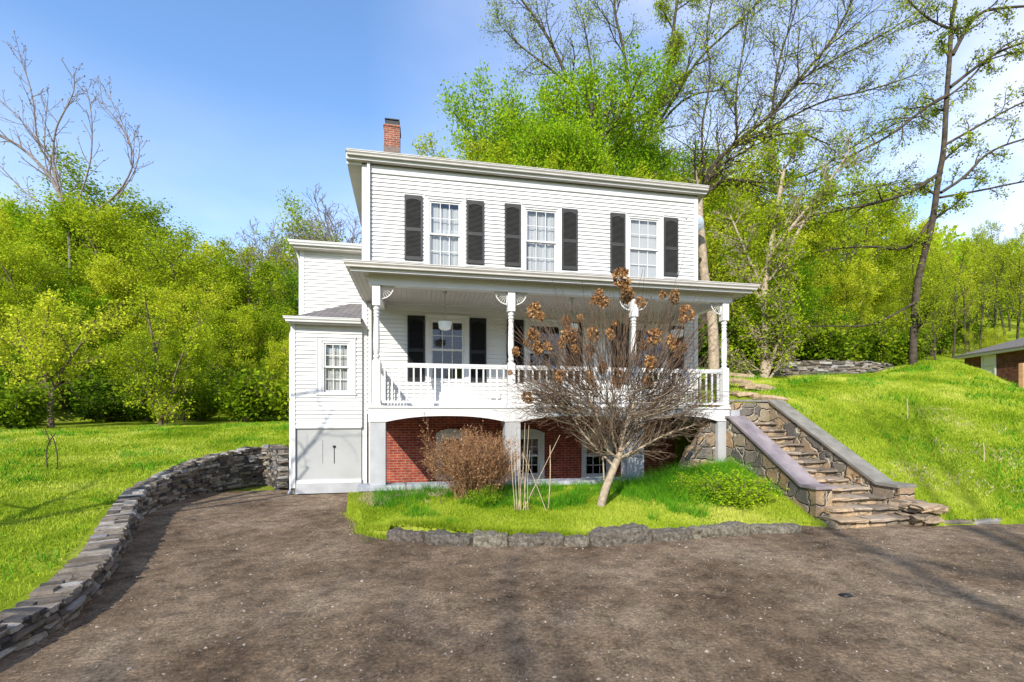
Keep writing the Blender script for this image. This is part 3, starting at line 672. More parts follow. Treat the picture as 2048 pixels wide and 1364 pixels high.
def window(x0, x1, z0, z1, Y, cur=None, tw=.10, arch=False, label=None, trimmat='trim', grid=(3, 2), sill=True):
    """double-hung window: x0..z1 outer edge of its casing, in a wall facing -Y"""
    mb = MB(); d = .035
    wr = hp(mb_frame(x0, x1, z0, z1, Y, tw, d, arch, trimmat))
    if label: wr['label'] = label
    a, b, c, e = x0+tw, x1-tw, z0+tw*.9, z1-tw*1.05
    s = MB(); fw = .045
    s.box((a, Y-.015, c), (a+fw, Y+.09, e)); s.box((b-fw, Y-.015, c), (b, Y+.09, e)); s.box((a+fw, Y-.015, e-fw), (b-fw, Y+.09, e)); s.box((a+fw, Y-.015, c), (b-fw, Y+.09, c+fw*.8))
    a += fw; b -= fw; c += fw*.8; e -= fw; m = (c+e)/2; rw = .042
    pan = MB()
    for (zb, zt, yy) in ((m-.005, e, Y+.012), (c, m+.03, Y+.046)):
        s.box((a, yy, zb), (a+rw, yy+.03, zt)); s.box((b-rw, yy, zb), (b, yy+.03, zt)); s.box((a+rw, yy, zt-rw), (b-rw, yy+.03, zt)); s.box((a+rw, yy, zb), (b-rw, yy+.03, zb+rw*1.1))
        ia, ib, ic, ie = a+rw, b-rw, zb+rw*1.1, zt-rw
        for k in range(1, grid[0]):
            x = ia+(ib-ia)*k/grid[0]; s.box((x-.009, yy+.008, ic), (x+.009, yy+.022, ie))
        for k in range(1, grid[1]):
            z = ic+(ie-ic)*k/grid[1]
            for q in range(grid[0]):
                s.box((ia+(ib-ia)*q/grid[0]+(.009 if q else 0), yy+.008, z-.009), (ia+(ib-ia)*(q+1)/grid[0]-(.009 if q < grid[0]-1 else 0), yy+.022, z+.009))
        pan.add([(ia, yy+.015, ic), (ib, yy+.015, ic), (ib, yy+.015, ie), (ia, yy+.015, ie)], [(0, 1, 2, 3)])
    s.build('sash', M['trim'], wr); pan.build('pane', M['glass'], wr)
    if cur:
        n = 70; vs = []; r = np.random.RandomState(int(abs(x0)*1000) % 999); ph = r.uniform(0, 6, 3)
        for (xa, xb, za, zb, yy, amp, sc_) in cur:
            xa, xb = a+(b-a)*xa, a+(b-a)*xb; za, zb = c+(e-c)*za, c+(e-c)*zb
            cb = MB(); nz_ = 14; vs = []
            for i in range(n+1):
                for k in range(nz_+1):
                    u = i/n; v = k/nz_
                    scal = sc_*.05*abs(sin(u*pi*5+ph[2]))*(1-v)
                    vs.append((xa+(xb-xa)*u, Y+yy+amp*(sin(u*24+ph[0]+.6*sin(v*3+ph[1]))+.5*sin(u*51+ph[1]))*(1.1-.5*v), za+(zb-za)*v+scal))
            fs = [(i*(nz_+1)+k, (i+1)*(nz_+1)+k, (i+1)*(nz_+1)+k+1, i*(nz_+1)+k+1) for i in range(n) for k in range(nz_)]
            cb.add(vs, fs); cb.build('curtain', M['curtain'], wr, True)
    return (x0+tw*.6, x1-tw*.6, z0+tw*.6, z1-tw*.6)
def mb_frame(x0, x1, z0, z1, Y, tw, d, arch, tm):
    m = MB()
    m.box((x0, Y-d, z0+tw), (x0+tw, Y+.02, z1-tw)); m.box((x1-tw, Y-d, z0+tw), (x1, Y+.02, z1-tw))
    m.box((x0-.012, Y-d-.022, z1-tw*.35), (x1+.012, Y-d-.0, z1)); m.box((x0, Y-d, z1-tw), (x1, Y+.02, z1))
    m.box((x0, Y-d, z0), (x1, Y+.02, z0+tw)); m.box((x0-.02, Y-d-.03, z0+tw*.55), (x1+.02, Y-d, z0+tw*.9))
    q = .022                                        # raised outer bead
    m.box((x0, Y-d-.014, z0+tw), (x0+q, Y-d, z1-tw*.35)); m.box((x1-q, Y-d-.014, z0+tw), (x1, Y-d, z1-tw*.35))
    if arch:
        n = 12; pts = []; h = .11
        for i in range(n+1):
            u = i/n*2-1; pts.append((x0+(x1-x0)*i/n, z1+h*(1-u*u)))
        m.prism([(x1, z1+.001), (x0, z1+.001)]+pts[1:-1], Y-d-.004, Y+.02)
    return m.build('window', M[tm])
def shutter(x0, x1, z0, z1, Y, sm='shutter'):
    m = MB(); st = .045; mid = z0+(z1-z0)*.47; m.box((x0, Y-.045, z0), (x0+st, Y-.008, z1)); m.box((x1-st, Y-.045, z0), (x1, Y-.008, z1))
    for a, b in ((z0, z0+.09), (mid-.045, mid+.045), (z1-.10, z1)): m.box((x0+st, Y-.045, a), (x1-st, Y-.008, b))
    # shallow arch under the top rail
    n = 8
    for i in range(n):
        u0, u1 = i/n, (i+1)/n; xa, xb = x0+st+(x1-x0-2*st)*u0, x0+st+(x1-x0-2*st)*u1; h = .05*(abs((u0+u1)-1))**1.6
        m.box((xa, Y-.043, z1-.10-h), (xb, Y-.01, z1-.10))
    m.box((x0+st, Y-.014, z0+.09), (x1-st, Y-.009, z1-.1))
    for a, b in ((z0+.09, mid-.045), (mid+.045, z1-.1)):
        k = int((b-a)/.032)
        for i in range(k):
            z = a+(b-a)*(i+.5)/k
            m.add([(x0+st, Y-.040, z-.015), (x1-st, Y-.040, z-.015), (x1-st, Y-.020, z+.013), (x0+st, Y-.020, z+.013), (x0+st, Y-.036, z-.019), (x1-st, Y-.036, z-.019), (x1-st, Y-.016, z+.009), (x0+st, Y-.016, z+.009)],
                  [(0, 1, 2, 3), (7, 6, 5, 4), (0, 4, 5, 1), (2, 6, 7, 3)])
    return hp(m.build('shutter', M[sm]))

ops = []
def zc(px, py): return ZZ(px, py, YW)
sheer = [(0, .30, 0, 1, .12, .004, 0), (.24, 1, 0, .94, .14, .012, 1), (.22, 1, .47, .60, .11, .012, 1)]
WZ0, WZ1 = 5.40, zc(890, 393)
wt = [zc(890, 393), zc(1082, 410), zc(1288, 430)]
for i, (a, b) in enumerate(((848, 931), (1041.5, 1122.6), (1250, 1325.6))):
    cur = [sheer, [(0, 1, .48, 1, .13, .012, 1), (.12, 1, 0, .56, .14, .014, 1)], [(0, 1, .03, 1, .10, .001, 0)]][i]
    ops.append(window(U(a, YW), U(b, YW), WZ0, wt[0], YW, cur))
shz = (zc(827, 521), zc(827, 392))
for a, b in ((809, 845), (933, 967.5), (1008.7, 1041), (1123, 1154), (1219.6, 1249), (1326, 1354.6)):
    shutter(U(a, YW), U(b, YW), shz[0], shz[1], YW-.018)
lz = (zc(894, 769), zc(894, 631))
for i, (a, b) in enumerate(((851, 938), (1048, 1131), (1257, 1335))):
    ops.append(window(U(a, YW), U(b, YW), lz[0], lz[1], YW, None))
ls = (zc(832, 762), zc(832, 632))
for a, b in ((815, 849.5), (939, 972), (1013, 1046), (1132, 1163), (1222, 1255), (1336, 1366)):
    shutter(U(a, YW), U(b, YW), ls[0], ls[1], YW-.018, 'shutter2')
# panelled front door behind the hydrangea
dxa, dxb = U(1172, YW), U(1218, YW); dza, dzb = 1.79, 3.95
m = MB(); m.box((dxa-.1, YW-.04, dza), (dxa, YW+.05, dzb+.12)); m.box((dxb, YW-.04, dza), (dxb+.1, YW+.05, dzb+.12)); m.box((dxa, YW-.04, dzb), (dxb, YW+.05, dzb+.12)); m.box((dxa, YW+.02, dza), (dxb, YW+.06, dzb))
for zz in ((dza+.15, dza+.9), (dza+1.05, dzb-.5), (dzb-.4, dzb-.12)):
    for q in (0, 1):
        xa = dxa+.08+q*(dxb-dxa)/2-(.03 if q else 0); m.box((xa, YW+.008, zz[0]), (xa+(dxb-dxa)/2-.13, YW+.019, zz[1]))
fd = hp(m.build('front_door', M['door'])); ops.append((dxa-.05, dxb+.05, dza, dzb+.06))
m = MB(); m.lathe([(0, -.03), (.025, -.028), (.032, 0), (.025, .028), (0, .03)], (dxa+.07, YW-.03, 2.75), 10); m.build('door_knob', M['black'], fd, True)
# walls
WT = 8.12
m = MB(); siding(m, (0, YW), (1, 0), (0, -1), X0+.02, X1-.02, 1.62, WT-.02, ops)
backing(m, (0, YW), (1, 0), (0, -1), X0, X1, 1.60, WT, ops)
DEP = 8.0
for xx, nrm in ((X0, -1), (X1, 1)):
    siding(m, (xx, 0), (0, 1), (nrm, 0), YW+.02, YW+DEP-.02, 1.62, WT-.9, [])
    m.prismx([(YW+.13, -1.2), (YW+DEP, -1.2), (YW+DEP, WT-.95), (YW+.13, WT-.02)], xx, xx-.12*nrm)
m.box((X0+.12, YW+DEP-.12, -1.2), (X1-.12, YW+DEP, WT-.96))
hp(m.build('wall', M['siding']))
m = MB(); m.box((X0+.13, YW+.14, 1.5), (X1-.13, YW+DEP-.13, 1.6)); m.box((X0+.13, YW+.14, 4.72), (X1-.13, YW+DEP-.13, 4.85)); hp(m.build('floor', M['wood']))
m = MB()   # corner boards and frieze
m.box((X0-.012, YW-.035, -.55), (X0+.115, YW-.001, WT-.06)); m.box((X1-.115, YW-.035, 1.6), (X1+.012, YW-.001, WT-.06))
m.box((X0+.116, YW-.030, WT-.20), (X1-.116, YW-.001, WT-.06)); m.box((X0+.116, YW-.048, WT-.235), (X1-.116, YW-.001, WT-.201))
hp(m.build('corner_board', M['trim']))
# main roof: falls slightly to the rear, wide side overhangs
OH = .18; GZ = 8.285; ovl, ovr = .38, .20
def rz(y): return GZ-.02-.115*(y-(YW-OH))
m = MB(); m.prismx([(YW-OH-.02, rz(YW-OH-.02)+.05), (YW-OH-.02, rz(YW-OH-.02)), (YW+DEP+.3, rz(YW+DEP+.3)), (YW+DEP+.3, rz(YW+DEP+.3)+.05)], X0-ovl-.01, X1+ovr+.01)
roof = hp(m.build('roof', M['roofing']))
m = MB()
m.prismx([(YW-OH+.02, GZ-.165), (YW-.036, GZ-.165), (YW-.036, rz(YW)-.03), (YW-OH+.02, rz(YW-OH)-.03)], X0-ovl+.05, X1+ovr-.05)   # boxed eave
for xa, xb in ((X0-ovl, X0-.013), (X1+.013, X1+ovr)):
    m.prismx([(YW-OH, GZ-.17), (YW-.036, GZ-.17), (YW-.036+.35, GZ-.29), (YW+DEP, rz(YW+DEP)-.26), (YW+DEP, rz(YW+DEP)-.01), (YW-OH, rz(YW-OH)-.01)], xa, xb)
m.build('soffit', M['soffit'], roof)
m = MB(); m.box((X0-ovl, YW-OH-.012, GZ-.17), (X1+ovr, YW-OH, GZ-.005)); m.box((X0-ovl-.005, YW-.06, GZ-.235), (X0-.013, YW-.037, GZ-.171))
m.build('fascia', M['trim'], roof)
m = MB(); sweep(m, [(a+.012, z) for a, z in gutter_prof(GZ+.02)], [(X0-ovl+.02, YW-OH), (X1+ovr+.0, YW-OH)]); m.build('gutter', M['gutter'], roof)
# chimney
cy = 15.2; cxa, cxb = U(768, cy), U(799.5, cy); cz1 = ZZ(784, 249, cy)
m = MB(); m.box((cxa, cy, 7.5), (cxb, cy+.55, cz1-.07)); m.box((cxa-.02, cy-.02, cz1-.07), (cxb+.02, cy+.57, cz1)); ch = m.build('chimney', M['chimney'], roof)
m = MB(); m.box((cxa-.012, cy-.012, 7.5), (cxb+.012, cy+.562, ZZ(784, 293, cy))); m.build('flashing', plain('lead_flashing', (.16, .11, .09), .6, .3, .2, 10), roof)
m = MB(); m.box((cxa+.05, cy+.05, cz1), (cxb-.04, cy+.5, cz1+.02))
for a, b in ((cxa+.04, cxa+.06), (cxb-.05, cxb-.03)): m.box((a, cy+.04, cz1), (b, cy+.5, cz1+.17))
m.box((cxa+.06, cy+.05, cz1+.02), (cxb-.05, cy+.49, cz1+.165)); m.box((cxa+.02, cy+.02, cz1+.17), (cxb-.01, cy+.53, cz1+.20)); m.build('chimney_cap', M['black'], roof)
# downspout on the front left corner
def dspout(x, y, z0, z1, name='downspout', w=.07):
    m = MB(); m.box((x, y-.075, z0), (x+w, y-.005, z1))
    for k in range(3): m.box((x+w*(.2+.25*k), y-.08, z0+.02), (x+w*(.28+.25*k), y-.075, z1-.02))
    return hp(m.build(name, M['trim']))
dspout(X0+.125, YW-.04, 5.15, WT+.01)
dspout(X0+.165, YW-.04, -.45, 4.45)
# service cable on the upper wall
ca = (U(1371, YW), YW-.05, zc(1371, 437)); cb = (U(1350, YW), YW-.10, zc(1350, 552))
m = MB(); pts = [(ca[0]+(cb[0]-ca[0])*t, ca[1]+(cb[1]-ca[1])*t-.02, ca[2]+(cb[2]-ca[2])*t+.0) for t in np.linspace(0, 1, 12)]
for i, p in enumerate(pts): pts[i] = (p[0]+.10*sin(pi*i/11), p[1], p[2])
m.tube(pts, .006, 5); m.lathe([(.015, -.03), (.03, -.01), (.03, .03), (.012, .045)], (ca[0], YW-.05, ca[2]), 10); hp(m.build('service_cable', M['iron'], None, True))

# ---- left wing: low front bay and the taller block behind it
YV = 12.75; VX0 = U(583, YV); VX1 = X0+.0
vz1 = ZZ(650, 641, YV); vzg = ZZ(660, 857, YV)
wx0, wx1 = U(633.5, YV), U(711.5, YV); wz0, wz1 = ZZ(672, 795.5, YV), ZZ(672, 672.5, YV)
wop = window(wx0, wx1, wz0, wz1, YV, [(0, .52, 0, 1, .12, .006, 0), (.5, 1, 0, 1, .13, .006, 0)], tw=.125, label='white-curtained window of the low left wing')
m = MB(); siding(m, (0, YV), (1, 0), (0, -1), VX0+.1, VX1, vzg+.04, vz1, [wop]); backing(m, (0, YV), (1, 0), (0, -1), VX0, VX1, vzg+.03, vz1, [wop])
siding(m, (VX0, 0), (0, 1), (-1, 0), YV+.02, 17.4, -.3, vz1, []); m.box((VX0+.001, YV+.13, -.6), (VX0+.1, 17.5, vz1))
hp(m.build('wing_wall', M['siding']))
m = MB(); m.box((VX0-.012, YV-.035, ZZ(588, 976, YV)), (VX0+.095, YV-.001, vz1)); m.box((VX0+.096, YV-.03, vz1-.09), (VX1-.015, YV-.001, vz1)); m.box((VX0+.096, YV-.02, vzg+.005), (VX1-.015, YV-.001, vzg+.04)); hp(m.build('wing_trim', M['trim']))
# grey panel filling the old garage opening
m = MB(); gz0 = ZZ(660, 966, YV); pz0 = ZZ(660, 959, YV)
m.box((VX0+.10, YV+.03, pz0), (VX1-.02, YV+.08, vzg))
gd = hp(m.build('garage_panel', M['garage']))
m = MB(); m.box((VX0+.10, YV-.005, gz0), (VX1-.016, YV+.09, pz0)); m.build('bottom_rail', M['trim'], gd)
m = MB(); hx = U(668, YV); m.box((hx-.03, YV+.0, ZZ(668, 895, YV)), (hx+.03, YV+.029, ZZ(668, 891, YV))); m.box((hx-.007, YV+.018, ZZ(668, 927, YV)), (hx+.007, YV+.029, ZZ(668, 896, YV)))
hx2 = U(645, YV); m.box((hx2-.003, YV+.025, ZZ(645, 927, YV)), (hx2+.003, YV+.029, ZZ(645, 880, YV))); m.build('latch', M['black'], gd)
m = MB(); m.box((VX0+.097, YV-.02, ZZ(660, 978, YV)-.1), (VX1-.016, YV+.1, gz0-.002)); m.build('concrete_sill', M['concrete'], gd)
# roof of the low bay: hipped on the left
ez = ZZ(650, 637, YV-.25); ey = YV-.22; tx = U(701, 15.5); tz = Zp(607, tx, 15.5)
ex0 = U(577, ey); YU = 15.5; xr = X0-.001
m = MB(); th = .05
top = [(ex0, ey, ez), (xr, ey, ez), (xr, YU, tz), (tx, YU, tz), (ex0, 17.4, ez)]
m.add(top+[(a, b, c-th) for a, b, c in top], [(0, 1, 2, 3), (0, 3, 4), (8, 7, 6, 5), (9, 8, 5), (0, 5, 6, 1), (4, 9, 5, 0)])
br = hp(m.build('bay_roof', M['shingle']))
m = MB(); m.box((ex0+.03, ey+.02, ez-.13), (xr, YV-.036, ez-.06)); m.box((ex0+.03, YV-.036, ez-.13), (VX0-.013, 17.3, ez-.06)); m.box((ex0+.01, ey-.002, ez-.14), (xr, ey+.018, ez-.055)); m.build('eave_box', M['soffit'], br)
m = MB(); sweep(m, gutter_prof(ez+.02, .11), [(ex0, 17.3), (ex0, ey), (xr, ey)]); m.build('gutter', M['trim'], br)
# tall rear block
UX0 = U(601, YU); uz1 = ZZ(660, 493, YU)
m = MB(); siding(m, (0, YU), (1, 0), (0, -1), UX0+.1, X0, 2.2, uz1, []); m.box((UX0, YU+.001, -.4), (X0, YU+.12, uz1)); m.box((UX0, YU+.12, -.4), (UX0+.1, 20.8, uz1))
siding(m, (UX0, 0), (0, 1), (-1, 0), YU+.02, 20.8, 0, uz1, []); hp(m.build('rear_block_wall', M['siding']))
m = MB(); m.box((UX0-.012, YU-.035, -.3), (UX0+.11, YU-.001, uz1)); hp(m.build('rear_block_trim', M['trim']))
e2 = YU-.3; ux = U(586, e2); uz = Zp(483, ux, e2)
m = MB(); pk = 18.3; pz = uz+.75; top = [(ux, e2, uz), (X0, e2, uz), (X0, pk, pz), (ux+1.6, pk, pz), (ux, 21, uz)]
m.add(top+[(a, b, c-.06) for a, b, c in top], [(0, 1, 2, 3), (0, 3, 4), (8, 7, 6, 5), (9, 8, 5), (0, 5, 6, 1), (4, 9, 5, 0)])
rr = hp(m.build('rear_block_roof', M['shingle']))
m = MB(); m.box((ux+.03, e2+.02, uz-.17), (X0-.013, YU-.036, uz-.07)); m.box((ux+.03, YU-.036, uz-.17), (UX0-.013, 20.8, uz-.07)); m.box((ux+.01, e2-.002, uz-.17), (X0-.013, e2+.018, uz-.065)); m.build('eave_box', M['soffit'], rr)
m = MB(); sweep(m, gutter_prof(uz+.02, .13), [(ux, 20.8), (ux, e2), (X0-.013, e2)]); m.build('gutter', M['trim'], rr)
m = MB(); m.tube([(ux+.02, e2+.35, uz-.12), (ux+.05, e2+.35, uz-.25), (UX0-.06, YU+.15, uz-.42), (UX0-.05, YU+.15, uz-.6), (UX0-.05, YU+.15, 0.2)], .035, 8); hp(m.build('downspout', M['trim'], None, True))
m = MB(); m.tube([(ex0+.0, ey+.35, ez-.1), (ex0+.04, YV+.1, ez-.2), (VX0-.05, YV+.12, ez-.35), (VX0-.05, YV+.12, -.3), (VX0-.08, YV+.0, -.42)], .035, 8); hp(m.build('downspout', M['trim'], None, True))

# ---- basement brickwork
BZ = -.6; bop = []
for px0, px1 in ((873, 932), (1028, 1088), (1163, 1225)):
    a, b = U(px0, YW+.02), U(px1, YW+.02); z0, z1 = ZZ(px0, 959, YW), ZZ(px0, 866, YW)
    bop.append(window(a, b, z0, z1, YW+.02, [(0, 1, .5, .56, .16, .0, 0)] if px0 > 1000 else None, tw=.08, arch=True, label='arched basement window with dark panes in red brick'))
m = MB(); backing(m, (0, YW+.024), (1, 0), (0, -1), X0+.13, U(1374, YW), BZ, 1.6, bop, .2); m.box((U(1374, YW), YW+.02, BZ), (X1, YW+.2, 0.2)); m.box((U(1374, YW), YW+.02, 1.35), (X1, YW+.2, 1.6))
hp(m.build('brick_basement_wall', M['brick']))
# ---- porch
PX0, PX1 = U(737, YB), U(1458, YB); DT = 1.77
m = MB()
for k in range(int((PX1-PX0)/.1)):
    m.box((PX0+.1*k+.002, YB-.03, DT-.028), (PX0+.1*k+.098, YW-.02, DT))
deck = hp(m.build('porch_deck', M['trim']))
m = MB(); m.box((PX0+.03, YB+.05, DT-.2), (PX1-.03, YW-.02, DT-.029)); m.build('joists', M['trim'], deck)
piers = [(U(740, YB), U(771, YB)), (U(1010.5, YB), U(1041, YB)), (U(1254, YB), U(1288, YB)), (U(1436, YB), U(1462, YB))]
fx0 = U(736, YB-.02)
pts = [(fx0, DT-.03)]; poly = []
cur = [(fx0, 1.43)]
for i in range(3):
    a, b = piers[i][1]+.02, piers[i+1][0]-.02
    for k in range(15):
        u = k/14*2-1; cur.append((a+(b-a)*k/14, 1.43+.125*(1-abs(u)**2.4)))
cur.append((PX1, 1.43))
m = MB(); V = []; 
for x, z in cur: V += [(x, YB-.02, z), (x, YB-.02, DT-.03), (x, YB+.05, z), (x, YB+.05, DT-.03)]
F_ = []
for i in range(len(cur)-1):
    a, b = i*4, i*4+4; F_ += [(a, b, b+1, a+1), (b+2, a+2, a+3, b+3), (a+2, b+2, b, a), (a+1, b+1, b+3, a+3)]
F_ += [(0, 1, 3, 2), (len(V)-4, len(V)-2, len(V)-1, len(V)-3)]
m.add(V, F_); m.box((fx0-.01, YB-.045, DT-.045), (PX1+.02, YB-.0201, DT-.001))
m.build('arched_skirt', M['trim'], deck)
for a, b in ((fx0, fx0+.05), (PX1-.05, PX1)):
    m = MB(); m.box((a, YB+.051, 1.43), (b, YW-.04, DT-.03)); m.build('side_skirt', M['trim'], deck)
for a, b in piers:
    m = MB(); m.box((a, YB, -.0), (b, YB+.34, 1.425)); hp(m.build('pier', M['concrete']))
m = MB(); m.box((X0+.16, YB-.10, -.02), (U(1330, YB), YB+.36, .085)); m.box((X0+.20, YB-.04, -.3), (U(1330, YB), YB+.3, -.021)); hp(m.build('stone_curb', M['bluecurb']))
m = MB(); m.box((X0+.13, YB+.36, -.7), (PX1, YW+.02, -.35)); hp(m.build('areaway_floor', M['concrete']))
# beam, ceiling
CZl = 4.55; BB = 4.33; bx1 = U(1465, YB)
m = MB(); m.box((PX0, YB, BB), (bx1, YB+.18, CZl)); m.box((PX0, YB+.18, BB), (PX0+.18, YW-.02, CZl)); m.box((bx1-.18, YB+.18, BB), (bx1, YW-.02, CZl))
proof = hp(m.build('porch_beam', M['trim']))
gx0, gx1 = U(686, YG)+.12, U(1520, YG)-.12
rzf = 4.70
m = MB(); rxa, rxb = gx0, gx1
top = [(rxa, YG+.12, rzf), (rxb, YG+.12, rzf), (rxb-1.2, YW, 5.32), (rxa+1.2, YW, 5.32), (rxb, YW, rzf), (rxa, YW, rzf)]
m.add(top+[(a, b, c-.05) for a, b, c in top], [(0, 1, 2, 3), (1, 4, 2), (0, 3, 5), (9, 8, 7, 6), (8, 10, 7), (11, 9, 6), (0, 6, 7, 1), (1, 7, 10, 4), (5, 11, 6, 0)])
pr = hp(m.build('porch_roof', M['roofing']))
m = MB(); m.box((rxa+.02, YG+.10, rzf-.015), (rxb-.02, YG+.13, rzf+.018)); m.build('roof_edge', M['roofing'], pr)
m = MB(); sweep(m, gutter_prof(rzf, .13), [(rxa, YW-.02), (rxa, YG+.12), (rxb, YG+.12), (rxb, YW-.02)]); m.build('gutter', M['gutter'], pr)
m = MB(); sweep(m, [(-.02, rzf-.02), (-.001, rzf-.02), (-.001, CZl-.035), (-.02, CZl-.035)], [(rxa, YW-.02), (rxa, YG+.12), (rxb, YG+.12), (rxb, YW-.02)]); m.build('fascia', M['trim'], pr)
m = MB(); w_ = .118                                   # grooved soffit and ceiling boards running front to back
x = rxa+.02
while x < rxb-.02:
    xe = min(x+w_-.008, rxb-.02); 
    ya = YG+.141
    if xe <= PX0 or x >= bx1: m.box((x, ya, CZl-.012), (xe, YW-.02, CZl))
    else:
        m.box((x, ya, CZl-.012), (xe, YB-.001, CZl)); m.box((x, YB+.18, CZl-.012), (xe, YW-.02, CZl))
    x += w_
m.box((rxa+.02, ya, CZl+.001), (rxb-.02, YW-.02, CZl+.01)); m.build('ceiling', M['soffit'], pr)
m = MB(); m.box((PX0+.18, YW-.06, CZl-.06), (bx1-.18, YW-.021, CZl-.013)); m.build('ceiling_mould', M['trim'], pr)
# columns with fan brackets
cx = [U(753, YB+.1), U(1022, YB+.1), U(1267, YB+.1), U(1448, YB+.1)]
ct = MB(); hw = .082
def column():
    m = MB(); y = 0
    m.box((-hw, -hw, 0), (hw, hw, .96)); m.box((-hw-.012, -hw-.012, 0), (hw+.012, hw+.012, .05)); m.box((-hw, -hw, 2.13), (hw, hw, BB-DT))
    prof = [(.075, .96), (.078, .98), (.05, 1.0), (.062, 1.02), (.07, 1.05), (.065, 1.08), (.05, 1.10), (.058, 1.12), (.066, 1.2), (.068, 1.4), (.062, 1.7), (.056, 1.85), (.05, 1.88), (.064, 1.91), (.064, 1.93), (.05, 1.95), (.066, 1.98), (.066, 2.0), (.05, 2.02), (.068, 2.05), (.07, 2.08), (.055, 2.1), (.075, 2.13)]
    m.lathe(prof, (0, 0, 0), 20); return m
def bracket(sg):
    m = MB(); R = .27; o = (sg*hw, 0, BB-DT)
    arc = [(o[0]+sg*R*cos(t), 0, o[2]-R*sin(t)) for t in np.linspace(0, pi/2, 12)]
    arc = [(o[0]+sg*(R-R*.0)*cos(t), 0, o[2]-R*sin(t)*1.0) for t in np.linspace(.0, pi/2, 14)]
    m.tube(arc, .014, 6); m.tube([(o[0]+sg*.08*cos(t), 0, o[2]-.08*sin(t)) for t in np.linspace(0, pi/2, 8)], .010, 6)
    for t in np.linspace(.12, pi/2-.12, 7): m.tube([(o[0]+sg*.08*cos(t), 0, o[2]-.08*sin(t)), (o[0]+sg*R*cos(t), 0, o[2]-R*sin(t))], .0055, 5)
    m.box((min(o[0], o[0]+sg*.30), -.014, o[2]-.02), (max(o[0], o[0]+sg*.30), .014, o[2]-.001)); m.box((min(o[0]+sg*.001, o[0]+sg*.02), -.014, o[2]-.3), (max(o[0]+sg*.001, o[0]+sg*.02), .014, o[2]-.021))
    return m
for i, x in enumerate(cx):
    c = column().build('column', M['trim'], None); c.parent = house; c.location = (x-house.location[0], YB+.1-house.location[1], DT-house.location[2])
    if i > 0: bracket(-1).build('fan_bracket', M['trim'], c, True)
    if i < 3: bracket(1).build('fan_bracket', M['trim'], c, True)
def railing(xa, xb, ya, yb, n):
    m = MB(); along = abs(xb-xa) > abs(yb-ya)
    def bx(mm, t0, t1, hwid, z0, z1):
        if along: mm.box((xa+(xb-xa)*t0, ya-hwid, z0), (xa+(xb-xa)*t1, ya+hwid, z1))
        else: mm.box((xa-hwid, ya+(yb-ya)*t0, z0), (xa+hwid, ya+(yb-ya)*t1, z1))
    bx(m, 0, 1, .032, DT+.86, DT+.925); bx(m, 0, 1, .024, DT+.83, DT+.859); r_ = hp(m.build('railing', M['trim'])); m = MB(); bx(m, 0, 1, .024, DT+.06, DT+.11); m.build('bottom_rail', M['trim'], r_)
    L = abs(xb-xa) if along else abs(yb-ya)
    b0_ = None
    for k in range(n):
        t = (k+.5)/n; q = MB(); q.box((-.017, -.017, DT+.11), (.017, .017, DT+.83))
        if b0_ is None: b_ = q.build('baluster', M['trim'], r_); b0_ = b_
        else: b_ = b0_.copy(); C.objects.link(b_); b_.parent = r_
        b_.location = (xa+(xb-xa)*t, ya+(yb-ya)*t, 0)
for i in range(3): railing(cx[i]+hw+.012, cx[i+1]-hw-.012, YB+.1, YB+.1, (18, 17, 14)[i])
railing(cx[0], cx[0], YB+.2, YW-.04, 16)
railing(cx[3], cx[3], YB+1.2, YW-.04, 9)
# half-columns against the wall
m = MB()
for x in (cx[0],): m.box((x-.03, YW-.08, DT), (x+.03, YW-.03, DT+1.0))
hp(m.build('rail_post', M['trim']))
# slatted plate added low on porch wall for column shadow with unclear object
m = MB(); a, b = U(975, YW), U(1000, YW); za, zb = ZZ(985, 797, YW), ZZ(985, 784, YW); m.box((a, YW-.07, za), (b, YW-.02, zb))
for k in range(5): m.box((a+.02, YW-.075, za+(zb-za)*(k+.3)/5), (b-.02, YW-.0701, za+(zb-za)*(k+.6)/5))
hp(m.build('shadow_mark_plate', M['trim']))
# coach lantern
lx, lzz = U(1181, YW-.15), ZZ(1178, 652, YW)
lx = dxb+.22
m = MB(); m.box((lx-.05, YW-.04, lzz-.02), (lx+.05, YW-.02, lzz+.16)); m.tube([(lx, YW-.04, lzz+.1), (lx, YW-.12, lzz+.16), (lx, YW-.15, lzz+.12)], .01, 6)
m.lathe([(.02, .12), (.085, .05), (.085, .04), (.06, .04)], (lx, YW-.15, lzz), 6)
for k in range(6): a = k*pi/3; m.tube([(lx+.065*cos(a), YW-.15+.065*sin(a), lzz+.04), (lx+.045*cos(a), YW-.15+.045*sin(a), lzz-.16)], .006, 4)
m.lathe([(.05, -.16), (.05, -.175), (.01, -.2)], (lx, YW-.15, lzz), 6); wl = hp(m.build('wall_lantern', M['black']))
m = MB(); m.lathe([(.04, -.155), (.058, .035)], (lx, YW-.15, lzz), 6); m.build('lantern_glass', M['glass'], wl)
